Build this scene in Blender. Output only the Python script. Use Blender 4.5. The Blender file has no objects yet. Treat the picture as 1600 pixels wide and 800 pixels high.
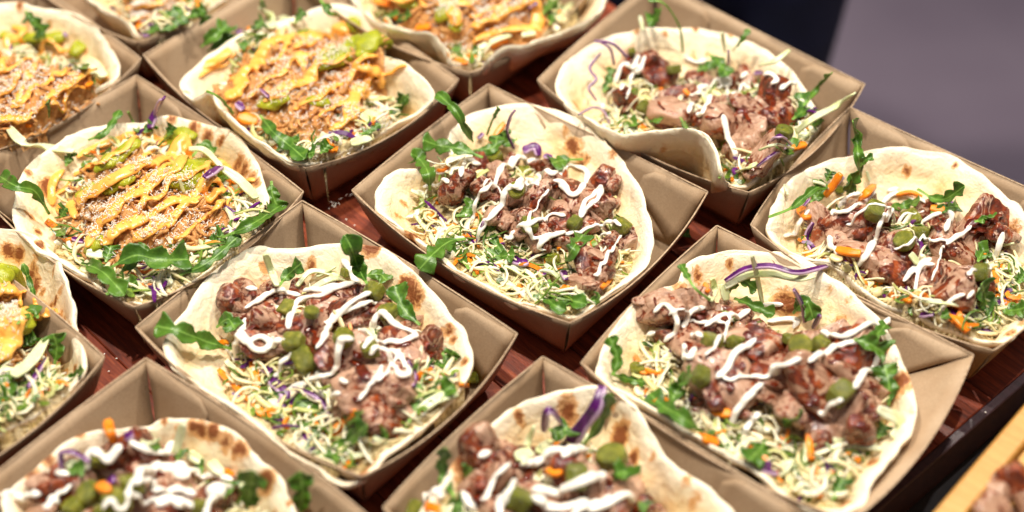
import bpy, bmesh, math, random
import numpy as np
from mathutils import Vector, Matrix, Quaternion
from mathutils.bvhtree import BVHTree

random.seed(7); RNG = np.random.default_rng(11)
SC = bpy.context.scene
COL = SC.collection
# ------------------------------------------------------------------ camera
FPX, PITCH, CAMZ, RIMZ = 2700.0, math.radians(45.5), 0.735, 0.045
cd = bpy.data.cameras.new('camera'); cam = bpy.data.objects.new('camera', cd); COL.objects.link(cam)
cam.location = (0, 0, CAMZ); cam.rotation_euler = (math.pi/2 - PITCH, 0, 0)
cd.sensor_width = 36; cd.lens = 36*FPX/1600; cd.clip_start = 0.02; cd.clip_end = 60
cd.dof.use_dof = True; cd.dof.focus_distance = 0.985; cd.dof.aperture_fstop = 2.8; cd.dof.aperture_blades = 9
SC.camera = cam
# ------------------------------------------------------------------ light (indoor spot lamps over the counter)
w = bpy.data.worlds.new('World'); SC.world = w; w.use_nodes = True
wn = w.node_tree.nodes; wl = w.node_tree.links; bg = wn['Background']     # bright ceiling above, dim surroundings at eye level
wt = wn.new('ShaderNodeTexCoord'); ws = wn.new('ShaderNodeSeparateXYZ'); wr_ = wn.new('ShaderNodeValToRGB'); wl.new(wt.outputs['Generated'], ws.inputs[0]); wl.new(ws.outputs['Z'], wr_.inputs[0])
wr_.color_ramp.elements[0].position = 0.05; wr_.color_ramp.elements[0].color = (.10, .085, .105, 1); wr_.color_ramp.elements[1].position = 0.85; wr_.color_ramp.elements[1].color = (.80, .76, .76, 1)
wl.new(wr_.outputs[0], bg.inputs[0]); bg.inputs[1].default_value = 0.44
def lamp(loc, target, power, radius, col, size=70):
    ld = bpy.data.lights.new('ceiling_spot', 'SPOT'); o = bpy.data.objects.new('ceiling_spot', ld); COL.objects.link(o)
    ld.energy = power; ld.shadow_soft_size = radius; ld.color = col; ld.spot_size = math.radians(size); ld.spot_blend = 0.5
    o.location = loc; d = Vector(target) - Vector(loc); o.rotation_euler = d.to_track_quat('-Z', 'Y').to_euler()
lamp((-0.42, 0.88, 1.75), (0, 0.75, 0), 108, 0.028, (1.0, 0.91, 0.79))
lamp((0.50, 1.38, 1.65), (0, 0.75, 0), 92, 0.025, (1.0, 0.92, 0.80))
lamp((0.14, 0.62, 1.95), (0.1, 0.75, 0), 80, 0.028, (1.0, 0.93, 0.82))
SC.view_settings.view_transform = 'Standard'; SC.view_settings.look = 'None'
SC.view_settings.exposure = 0.0; SC.view_settings.gamma = 1.0; SC.view_settings.use_curve_mapping = False
SC.render.engine = 'CYCLES'; cy = SC.cycles
cy.use_denoising = True; cy.max_bounces = 7; cy.diffuse_bounces = 4; cy.glossy_bounces = 3; cy.transmission_bounces = 4
cy.caustics_reflective = False; cy.caustics_refractive = False; cy.sample_clamp_indirect = 6; cy.sample_clamp_direct = 0

# ------------------------------------------------------------------ pixel -> place helpers
SP, CP = math.sin(PITCH), math.cos(PITCH)
def ray(px, py):
    X = (px-800)/FPX; Y = (400-py)/FPX
    return np.array([X, CP + Y*SP, -SP + Y*CP])
def atz(px, py, z):
    d = ray(px, py); t = (z-CAMZ)/d[2]
    return np.array([0, 0, CAMZ]) + d*t
def to_px(P):
    d = P[1]*CP - (P[2]-CAMZ)*SP
    return 800 + FPX*P[0]/d, 400 - FPX*(P[1]*SP + (P[2]-CAMZ)*CP)/d
ZO = {'A': (540, 120, 1.860), 'B': (200, 300, 1.632), 'D': (0, 100, 2.0), 'E': (220, 0, 2.5), 'F': (830, 0, 2.353),
      'G': (1160, 160, 1.905), 'C': (900, 340, 1.740), 'J': (0, 540, 2.857), 'K': (560, 540, 2.286), 'I': (0, 340, 2.222),
      'H': (0, 0, 3.333), 'M': (100, 0, 1.818), 'N': (100, 0, 1.818), 'P': (0, 0, 1.0)}
def zp(k, x, y):
    a, b, s = ZO[k]; return a + x/s, b + y/s

# ------------------------------------------------------------------ maths helpers
def vnoise(P, freq=1.0, seed=0):
    P = np.asarray(P, float)*freq + seed*17.31
    i = np.floor(P).astype(np.int64); f = P - i; u = f*f*(3-2*f)
    def h(a, b, c):
        n = (a*73856093) ^ (b*19349663) ^ (c*83492791) ^ (seed*2654435)
        n = (n ^ (n >> 13)) * 1274126177 & 0x7fffffff
        return ((n ^ (n >> 16)) & 0xffff)/65535.0
    r = 0
    for dx in (0, 1):
        for dy in (0, 1):
            for dz in (0, 1):
                ww = (u[..., 0] if dx else 1-u[..., 0])*(u[..., 1] if dy else 1-u[..., 1])*(u[..., 2] if dz else 1-u[..., 2])
                r = r + ww*h(i[..., 0]+dx, i[..., 1]+dy, i[..., 2]+dz)
    return r*2-1
def fbm(P, freq, seed=0, o=3):
    return sum(vnoise(P, freq*2**k, seed+k)/2**k for k in range(o))
def catmull(P, n, closed=False):
    P = np.asarray(P, float)
    if closed: Q = np.vstack([P[-1], P, P[0], P[1]])
    else: Q = np.vstack([2*P[0]-P[1], P, 2*P[-1]-P[-2]])
    segs = len(Q)-3; out = []
    t = np.linspace(0, segs, n, endpoint=not closed)
    i = np.minimum(t.astype(int), segs-1); f = (t-i)[:, None]
    p0, p1, p2, p3 = Q[i], Q[i+1], Q[i+2], Q[i+3]
    return 0.5*((2*p1) + (-p0+p2)*f + (2*p0-5*p1+4*p2-p3)*f**2 + (-p0+3*p1-3*p2+p3)*f**3)
def resample(P, n):
    P = np.asarray(P, float)
    if len(P) == 1: P = np.vstack([P, P + 1e-3])
    C = catmull(P, max(60, 12*len(P))); s = np.r_[0, np.cumsum(np.linalg.norm(np.diff(C, axis=0), axis=1))]
    t = np.linspace(0, s[-1], n)
    return np.stack([np.interp(t, s, C[:, k]) for k in range(C.shape[1])], 1)
def unit(v): return v/(np.linalg.norm(v, axis=-1, keepdims=True)+1e-12)

def mesh(name, V, F, smooth=True, attrs=None):
    me = bpy.data.meshes.new(name)
    V = np.asarray(V, np.float32).reshape(-1, 3)
    if isinstance(F, np.ndarray):
        k = F.shape[1]; me.vertices.add(len(V)); me.vertices.foreach_set('co', V.ravel())
        me.loops.add(F.size); me.loops.foreach_set('vertex_index', F.astype(np.int32).ravel())
        me.polygons.add(len(F)); me.polygons.foreach_set('loop_start', np.arange(0, F.size, k, dtype=np.int32))
        me.update(calc_edges=True); me.validate()
    else: me.from_pydata(V.tolist(), [], F)
    if smooth and len(me.polygons): me.polygons.foreach_set('use_smooth', [True]*len(me.polygons))
    for an, av in (attrs or {}).items():
        a = me.attributes.new(an, 'FLOAT', 'POINT'); a.data.foreach_set('value', np.asarray(av, np.float32).ravel())
    return me
def link(name, me, mat=None, parent=None, loc=None):
    o = bpy.data.objects.new(name, me); COL.objects.link(o)
    if mat is not None and me is not None and not me.materials: me.materials.append(mat)
    if loc is not None: o.location = loc
    if parent is not None:
        o.parent = parent
        if loc is None: o.matrix_parent_inverse = Matrix.Translation(-Vector(parent.location))
    return o
def tag(o, label=None, cat=None, group=None, kind=None):
    if label: o['label'] = label
    if cat: o['category'] = cat
    if group: o['group'] = group
    if kind: o['kind'] = kind
    return o
def quads(m, n, off=0, wrap=False):
    i, j = np.meshgrid(np.arange(m-1), np.arange(n if wrap else n-1), indexing='ij')
    a = i*n+j; b = i*n+(j+1) % n; c = (i+1)*n+(j+1) % n; d = (i+1)*n+j
    return np.stack([a, b, c, d], -1).reshape(-1, 4)+off
def grid_solid(G, th):
    m, n, _ = G.shape
    du = np.gradient(G, axis=0); dv = np.gradient(G, axis=1); N = unit(np.cross(du, dv))
    th = np.asarray(th)
    if th.ndim == 2: th = th[..., None]
    A = (G+N*th/2).reshape(-1, 3); B = (G-N*th/2).reshape(-1, 3); K = m*n
    q = quads(m, n); F = [q, q[:, ::-1]+K]
    idx = np.arange(K).reshape(m, n)
    for e, flip in ((idx[0], 0), (idx[-1], 1), (idx[:, 0], 1), (idx[:, -1], 0)):
        a, b = e[:-1], e[1:]; f = np.stack([a, a+K, b+K, b], 1); F.append(f[:, ::-1] if flip else f)
    return np.vstack([A, B]), np.vstack(F)
def box_vf(x0, x1, y0, y1, z0, z1, bev=0.0006):
    bm = bmesh.new(); bmesh.ops.create_cube(bm, size=1)
    for v in bm.verts: v.co = Vector(((x0+x1)/2+v.co.x*(x1-x0), (y0+y1)/2+v.co.y*(y1-y0), (z0+z1)/2+v.co.z*(z1-z0)))
    if bev: bmesh.ops.bevel(bm, geom=bm.edges[:], offset=bev, segments=1, affect='EDGES')
    bm.verts.ensure_lookup_table()
    r = np.array([v.co[:] for v in bm.verts]), [[v.index for v in f.verts] for f in bm.faces]; bm.free(); return r

# ------------------------------------------------------------------ materials
def srgb(r, g, b):
    f = lambda c: c/12.92 if c <= .04045 else ((c+.055)/1.055)**2.4
    return (f(r/255), f(g/255), f(b/255), 1)
class NT:
    def __init__(s, name):
        s.m = bpy.data.materials.new(name); s.m.use_nodes = True; s.t = s.m.node_tree; s.n = s.t.nodes; s.p = s.n['Principled BSDF']
    def node(s, typ, **k):
        n = s.n.new(typ)
        for a, b in k.items():
            if a.startswith('i_'): n.inputs[a[2:].replace('_', ' ')].default_value = b
            else: setattr(n, a, b)
        return n
    def l(s, a, b): s.t.links.new(a, b)
    def coord(s, kind='Object', scale=(1, 1, 1), rnd=False):
        tc = s.node('ShaderNodeTexCoord'); mp = s.node('ShaderNodeMapping'); mp.inputs['Scale'].default_value = scale
        s.l(tc.outputs[kind], mp.inputs[0])
        if rnd:
            oi = s.node('ShaderNodeObjectInfo'); mu = s.node('ShaderNodeMath', operation='MULTIPLY'); mu.inputs[1].default_value = 37.0
            s.l(oi.outputs['Random'], mu.inputs[0]); s.l(mu.outputs[0], mp.inputs['Location'])
        return mp.outputs[0]
    def noise(s, co, scale, detail=4, rough=.55, dist=0):
        n = s.node('ShaderNodeTexNoise'); n.inputs['Scale'].default_value = scale; n.inputs['Detail'].default_value = detail
        n.inputs['Roughness'].default_value = rough; n.inputs['Distortion'].default_value = dist; s.l(co, n.inputs['Vector']); return n.outputs['Fac']
    def ramp(s, fac, stops):
        r = s.node('ShaderNodeValToRGB'); e = r.color_ramp.elements
        while len(e) < len(stops): e.new(0.5)
        for q, (p, c) in zip(e, stops):
            q.position = p; q.color = c if hasattr(c, '__len__') else (c, c, c, 1)
        s.l(fac, r.inputs[0]); return r.outputs[0]
    def mix(s, fac, a, b, mode='MIX'):
        m = s.node('ShaderNodeMix', data_type='RGBA', blend_type=mode)
        for v, i in ((fac, 0), (a, 6), (b, 7)):
            if hasattr(v, 'links') or hasattr(v, 'is_linked'): s.l(v, m.inputs[i])
            else: m.inputs[i].default_value = v
        return m.outputs[2]
    def math(s, op, a, b=0.0, clamp=False):
        m = s.node('ShaderNodeMath', operation=op); m.use_clamp = clamp
        for v, i in ((a, 0), (b, 1)):
            if hasattr(v, 'is_linked'): s.l(v, m.inputs[i])
            else: m.inputs[i].default_value = v
        return m.outputs[0]
    def bump(s, h, strength, dist=0.001, prev=None):
        b = s.node('ShaderNodeBump'); b.inputs['Strength'].default_value = strength; b.inputs['Distance'].default_value = dist
        s.l(h, b.inputs['Height'])
        if prev is not None: s.l(prev, b.inputs['Normal'])
        s.l(b.outputs[0], s.p.inputs['Normal']); return b.outputs[0]
    def set(s, **k):
        for a, v in k.items():
            i = s.p.inputs[a.replace('_', ' ')]
            if hasattr(v, 'is_linked'): s.l(v, i)
            else: i.default_value = v
        return s
def sss(N, wgt, rad=(1, .5, .3), sc=.002):
    N.p.inputs['Subsurface Weight'].default_value = wgt; N.p.inputs['Subsurface Radius'].default_value = rad; N.p.inputs['Subsurface Scale'].default_value = sc

def m_paper():
    N = NT('kraft_paper'); c = N.coord('Object', rnd=True)
    n1 = N.noise(c, 900, 4, .7); n2 = N.noise(c, 28, 3); n3 = N.noise(c, 5200, 2)
    col = N.ramp(n1, [(.3, srgb(166, 141, 113)), (.7, srgb(187, 162, 133))])
    col = N.mix(N.ramp(n2, [(.45, 0.0), (.72, .6)]), col, srgb(152, 122, 90))
    sp = N.ramp(N.noise(c, 420, 2, .9), [(.68, 0.0), (.74, .5)])
    col = N.mix(sp, col, srgb(120, 88, 60))
    N.set(Base_Color=col, Roughness=.62, Specular_IOR_Level=.35); N.bump(n3, .25, .0003); return N.m
def m_paper_edge():
    N = NT('kraft_cut_edge'); c = N.coord(); N.set(Base_Color=N.ramp(N.noise(c, 600), [(.3, srgb(150, 122, 96)), (.7, srgb(196, 172, 142))]), Roughness=.8); return N.m
def m_bread():
    N = NT('flatbread_crumb'); c = N.coord('Object', rnd=True)
    big = N.noise(c, 34, 4, .6, .4); fine = N.noise(c, 700, 4, .7); mid = N.noise(c, 130, 4, .6, 1.2)
    col = N.ramp(big, [(.30, srgb(222, 182, 116)), (.48, srgb(241, 217, 170)), (.72, srgb(248, 234, 204))])
    col = N.mix(N.ramp(mid, [(.56, 0.0), (.70, .35)]), col, srgb(218, 166, 88))
    at = N.node('ShaderNodeAttribute', attribute_name='edge').outputs['Fac']
    col = N.mix(at, col, srgb(249, 238, 214))
    ch = N.node('ShaderNodeAttribute', attribute_name='char').outputs['Fac']
    chn = N.math('ADD', ch, N.math('MULTIPLY', N.math('SUBTRACT', N.noise(c, 200, 5, .7, 1.2), .5), 2.1))
    gate = N.math('MULTIPLY', chn, N.ramp(ch, [(.05, 0.0), (.3, 1.0)]))
    col = N.mix(N.ramp(gate, [(.15, 0.0), (.50, .8)]), col, srgb(214, 146, 66))
    col = N.mix(N.ramp(gate, [(.55, 0.0), (.95, .9)]), col, srgb(122, 58, 22))
    col = N.mix(N.ramp(gate, [(1.0, 0.0), (1.35, .8)]), col, srgb(52, 24, 12))
    r = N.ramp(mid, [(.4, .62), (.7, .42)])
    N.set(Base_Color=col, Roughness=r, Specular_IOR_Level=.35); sss(N, .12, (1, .7, .4), .003)
    b = N.bump(big, .6, .005); b = N.bump(mid, .6, .002, b); N.bump(fine, .25, .0004, b); return N.m
def m_bed():
    N = NT('chopped_salad_bed'); c = N.coord(); n = N.noise(c, 110, 4, .7, 1.5)
    col = N.ramp(n, [(.30, srgb(74, 58, 22)), (.42, srgb(176, 148, 84)), (.52, srgb(232, 210, 156)), (.74, srgb(244, 230, 192))])  # darkest tone paints shaded gaps between the shreds into the bed colour
    N.set(Base_Color=col, Roughness=.4); N.bump(n, 1.0, .005); return N.m
def m_meat():
    N = NT('roast_meat'); c = N.coord('Object', scale=(.45, 1.6, 1.6), rnd=True); c2 = N.coord('Object', rnd=True)
    fib = N.noise(c, 190, 5, .65, .6); big = N.noise(c2, 60, 3, .5, .6); fine = N.noise(c, 800, 3, .7)
    col = N.ramp(fib, [(.30, srgb(118, 78, 58)), (.46, srgb(172, 130, 104)), (.68, srgb(208, 172, 146))])
    col = N.mix(N.ramp(big, [(.52, 0.0), (.66, .6)]), col, srgb(196, 154, 130))
    gl = N.math('ADD', N.noise(c2, 150, 4, .6, 1.6), N.math('MULTIPLY', N.math('SUBTRACT', N.noise(c2, 32, 2), .5), .9))
    oi = N.node('ShaderNodeObjectInfo').outputs['Random']; gl = N.math('ADD', gl, N.math('MULTIPLY', N.math('SUBTRACT', oi, .5), .14))
    gm = N.ramp(gl, [(.465, 0.0), (.50, .4), (.53, .97)])
    glc = N.ramp(N.noise(c2, 300, 3), [(.3, srgb(48, 11, 3)), (.50, srgb(104, 34, 9)), (.70, srgb(162, 74, 24))])
    col = N.mix(gm, col, glc)
    N.set(Base_Color=col, Roughness=N.ramp(gm, [(0, .32), (1, .12)]), Specular_IOR_Level=.6, Coat_Weight=.2, Coat_Roughness=.08); 
    b = N.bump(fib, .8, .0016); b = N.bump(N.noise(c, 330, 3, .6), .5, .0010, b); N.bump(fine, .6, .0007, b); return N.m
def m_pickle():
    N = NT('pickled_gherkin'); c = N.coord('Object', rnd=True); n = N.noise(c, 170, 3, .6); s2 = N.noise(c, 700, 3, .7)
    oi = N.node('ShaderNodeObjectInfo').outputs['Random']
    col = N.ramp(n, [(.3, srgb(88, 96, 12)), (.55, srgb(134, 134, 28)), (.75, srgb(178, 172, 66))])
    col = N.mix(N.math('MULTIPLY', oi, .5), col, srgb(86, 98, 26))
    col = N.mix(N.ramp(s2, [(.62, 0.0), (.7, .5)]), col, srgb(92, 84, 18))
    N.set(Base_Color=col, Roughness=.2, Specular_IOR_Level=.55, Coat_Weight=.25); sss(N, .15, (.8, 1, .3), .002); N.bump(s2, 1.0, .0012); return N.m
def m_sauce(name, a, b, rough=.22, lump=.3, sc=90, speck=None):
    N = NT(name); c = N.coord(); n = N.noise(c, sc, 4, .6)
    col = N.ramp(n, [(.3, a), (.7, b)])
    if speck: col = N.mix(N.ramp(N.noise(c, 900, 2, .6), [(.60, 0.0), (.68, .7)]), col, speck)
    N.set(Base_Color=col, Roughness=rough, Specular_IOR_Level=.5); sss(N, .15, (1, .9, .7), .003); N.bump(N.noise(c, sc*3.5, 3, .6), lump, .0012); return N.m
def m_glaze():
    N = NT('brown_glaze'); c = N.coord(); n = N.noise(c, 200, 4, .6)
    N.set(Base_Color=N.ramp(n, [(.3, srgb(52, 12, 3)), (.55, srgb(100, 32, 8)), (.75, srgb(150, 64, 18))]), Roughness=.09, Specular_IOR_Level=.6); N.bump(N.noise(c, 520, 3, .6), .5, .0010); return N.m
def m_leaf():
    N = NT('arugula_leaf'); c = N.coord(); v = N.node('ShaderNodeAttribute', attribute_name='across').outputs['Fac']
    oi = N.node('ShaderNodeObjectInfo').outputs['Random']; n = N.noise(c, 130, 4, .6)
    col = N.ramp(n, [(.3, srgb(36, 72, 16)), (.55, srgb(68, 108, 28)), (.8, srgb(116, 150, 58))])
    col = N.mix(N.math('MULTIPLY', oi, .55), col, srgb(88, 126, 36))
    col = N.mix(N.ramp(v, [(0, .75), (.06, .4), (.13, 0.0)]), col, srgb(140, 182, 84))
    N.set(Base_Color=col, Roughness=.36, Specular_IOR_Level=.5, Transmission_Weight=0.0); 
    N.bump(N.noise(c, 420, 3, .6), .5, .0009); return N.m
def m_plain(name, a, b, sc=120, rough=.35, sub=.15, bump=.3):
    N = NT(name); c = N.coord('Object', rnd=True); n = N.noise(c, sc, 4, .6); N.set(Base_Color=N.ramp(n, [(.3, a), (.7, b)]), Roughness=rough, Specular_IOR_Level=.5)
    if sub: sss(N, sub, (1, .9, .6), .002)
    N.bump(N.noise(c, sc*5, 3), bump, .0006); return N.m
def m_shred(name, stops, rough):
    N = NT(name); g = N.node('ShaderNodeNewGeometry').outputs['Random Per Island']; c = N.coord(); n = N.noise(c, 260, 3)
    col = N.mix(N.ramp(n, [(.35, .35), (.6, 0.0)]), N.ramp(g, stops), stops[-1][1])
    N.set(Base_Color=col, Roughness=rough, Specular_IOR_Level=.5); sss(N, .15, (1, .9, .6), .002); N.bump(N.noise(c, 500, 2), .3, .0005); return N.m
def m_purple():
    N = NT('red_cabbage'); v = N.node('ShaderNodeAttribute', attribute_name='across').outputs['Fac']; c = N.coord('Object', rnd=True)
    col = N.mix(N.ramp(N.math('ADD', v, N.math('MULTIPLY', N.noise(c, 200, 3), .4)), [(.90, 0.0), (1.0, .8)]), N.ramp(N.noise(c, 160), [(.3, srgb(54, 8, 66)), (.7, srgb(104, 24, 118))]), srgb(206, 176, 204))
    N.set(Base_Color=col, Roughness=.3); sss(N, .1, (1, .4, 1), .001); return N.m
def m_chicken():
    N = NT('pulled_chicken'); c = N.coord(); n = N.noise(c, 210, 5, .7, 1.2); n2 = N.noise(c, 60, 3)
    col = N.ramp(n, [(.26, srgb(166, 94, 40)), (.42, srgb(216, 150, 82)), (.62, srgb(236, 186, 120)), (.8, srgb(246, 214, 164))])
    col = N.mix(N.ramp(n2, [(.45, 0.0), (.7, .4)]), col, srgb(214, 124, 46))
    N.set(Base_Color=col, Roughness=.38); sss(N, .1); N.bump(n, .9, .003); return N.m
def m_wood(name, stops, rough=.32, gs=(26, 2.2, 26)):
    N = NT(name); c = N.coord('Object', scale=gs, rnd=True); n = N.noise(c, 10, 6, .65, .6); f = N.noise(c, 60, 4, .7)
    oi = N.node('ShaderNodeObjectInfo').outputs['Random']
    col = N.ramp(n, stops); col = N.mix(N.math('MULTIPLY', oi, .45), col, stops[0][1]); col = N.mix(N.ramp(f, [(.35, .55), (.5, 0.0)]), col, stops[0][1])
    N.set(Base_Color=col, Roughness=rough, Specular_IOR_Level=.5); N.bump(f, .5, .0006); return N.m
M = dict(paper=m_paper(), edge=m_paper_edge(), bread=m_bread(), bed=m_bed(), meat=m_meat(), pickle=m_pickle(),
  glaze=m_glaze(),
  white=m_sauce('white_sauce', srgb(238, 232, 218), srgb(246, 243, 234), .14, .12),
  yellow=m_sauce('chipotle_mayo', srgb(240, 166, 66), srgb(249, 190, 98), .25, .2, 90, srgb(226, 150, 60)),
  green=m_sauce('green_salsa', srgb(136, 144, 18), srgb(182, 184, 44), .2, .8, 150, srgb(80, 98, 10)),
  leaf=m_leaf(), purple=m_purple(),
  carrot=m_plain('carrot', srgb(232, 120, 10), srgb(250, 156, 34), 120, .35, .2),
  cabbage=m_shred('white_cabbage', [(0, srgb(240, 236, 216)), (.45, srgb(240, 229, 196)), (.78, srgb(232, 212, 156)), (.94, srgb(214, 206, 146)), (1, srgb(180, 190, 110))], .28),
  paleleaf=m_plain('lettuce_rib', srgb(196, 206, 140), srgb(232, 236, 206), 60, .3, .3),
  cheese=m_plain('grated_cheese', srgb(246, 240, 222), srgb(252, 249, 240), 90, .5, .2, .1),
  herb=m_shred('chopped_greens', [(0, srgb(30, 62, 14)), (.5, srgb(68, 104, 26)), (1, srgb(150, 174, 70))], .3),
  carrotbit=m_plain('carrot_bits', srgb(226, 116, 16), srgb(246, 152, 40), 120, .35, .2),
  chicken=m_chicken(),
  plank=m_wood('oiled_red_wood', [(.3, srgb(74, 26, 14)), (.5, srgb(136, 58, 32)), (.72, srgb(180, 92, 52))], .46),
  border=m_wood('dark_wood_border', [(.3, srgb(44, 26, 34)), (.6, srgb(82, 56, 64)), (.8, srgb(100, 72, 78))], .42),
  bamboo=m_wood('pale_golden_wood', [(.25, srgb(176, 120, 50)), (.5, srgb(214, 160, 78)), (.75, srgb(234, 190, 112))], .42, (60, 2, 60)))

# ------------------------------------------------------------------ setting
def rect_quad(corner, px, py, rot=-39.0, a=0.16, b=0.126):
    """tray rim quad when only one corner shows in the photograph"""
    P = atz(px, py, RIMZ); r = math.radians(rot); e1 = np.array([math.cos(r), math.sin(r), 0])*a; e2 = np.array([-math.sin(r), math.cos(r), 0])*b
    L = {'L': P, 'T': P-e2, 'R': P-e1-e2, 'B': P-e1}[corner]
    return {'L': L, 'T': L+e2, 'R': L+e1+e2, 'B': L+e1}

# floor far below, seen beside the table
me = mesh('floor', [(-8, -6, -0.92), (8, -6, -0.92), (8, 12, -0.92), (-8, 12, -0.92)], [[0, 1, 2, 3]], False)
Nf = NT('grey_floor'); cfl = Nf.coord(); Nf.set(Base_Color=Nf.ramp(Nf.noise(cfl, 2.2, 3), [(.3, srgb(128, 114, 132)), (.7, srgb(156, 142, 158))]), Roughness=.7)
tag(link('floor', me, Nf.m), 'smooth mauve grey floor', None, None, 'structure')

# the board: frame of reference from its visible front-right edge
E1 = atz(1600, 600, 0.0); E2 = atz(1370, 800, 0.0)
ev = unit(E1-E2); en = np.array([-ev[1], ev[0], 0])        # ev runs away up-right, en points into the board (left)
ang = math.atan2(ev[1], ev[0])
board = bpy.data.objects.new('serving_board', None); COL.objects.link(board); board.location = E2; board.rotation_euler = (0, 0, ang)
tag(board, 'glossy red-brown wooden board with a dark border strip, under all the paper trays', 'serving board')
BX0, BX1, BW = -0.62, 0.205, 0.93
def bpart(name, x0, x1, y0, y1, z0, z1, mat, par, bev=.0006, key=None, cache={}):
    V, F = box_vf(-(x1-x0)/2, (x1-x0)/2, -(y1-y0)/2, (y1-y0)/2, -(z1-z0)/2, (z1-z0)/2, bev)
    k = key or (round(x1-x0, 5), round(y1-y0, 5), round(z1-z0, 5), mat.name)
    if k not in cache: cache[k] = mesh(name, V, F, False); cache[k].materials.append(mat)
    o = bpy.data.objects.new(name, cache[k]); COL.objects.link(o); o.parent = par; o.location = ((x0+x1)/2, (y0+y1)/2, (z0+z1)/2); return o
bpart('border_strip', BX0, BX1, 0.0, 0.0055, -.03, 0.0, M['border'], board)
bpart('border_strip', BX0, BX1, BW-.0055, BW, -.03, 0.0, M['border'], board)
for s in range(17):                                          # planks lie across the board
    x0 = BX0 + s*(BX1-BX0)/17; x1 = x0+(BX1-BX0)/17-.0004
    o = bpart('plank', x0, x1, 0.0058, BW-.0058, -.03, -.0002+random.uniform(-.0002, .0003), M['plank'], board)
# table with a dark cloth beneath the board
table = bpy.data.objects.new('table', None); COL.objects.link(table); table.location = E2; table.rotation_euler = (0, 0, ang)
tag(table, 'table covered in black cloth holding the wooden board and trays', 'table')
Nc = NT('black_cloth'); ccl = Nc.coord(); Nc.set(Base_Color=Nc.ramp(Nc.noise(ccl, 300), [(.3, srgb(14, 12, 16)), (.7, srgb(24, 20, 26))]), Roughness=.85)
bpart('tabletop', BX0-.1, BX1+.002, -.65, BW+.1, -.06, -.0315, Nc.m, table, .003)
for x in (BX0-.04, BX1-.08):
    for y in (-.55, BW):
        bpart('leg', x, x+.05, y, y+.05, -.9205+.0, -.0605, Nc.m, table, .002)

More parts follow.
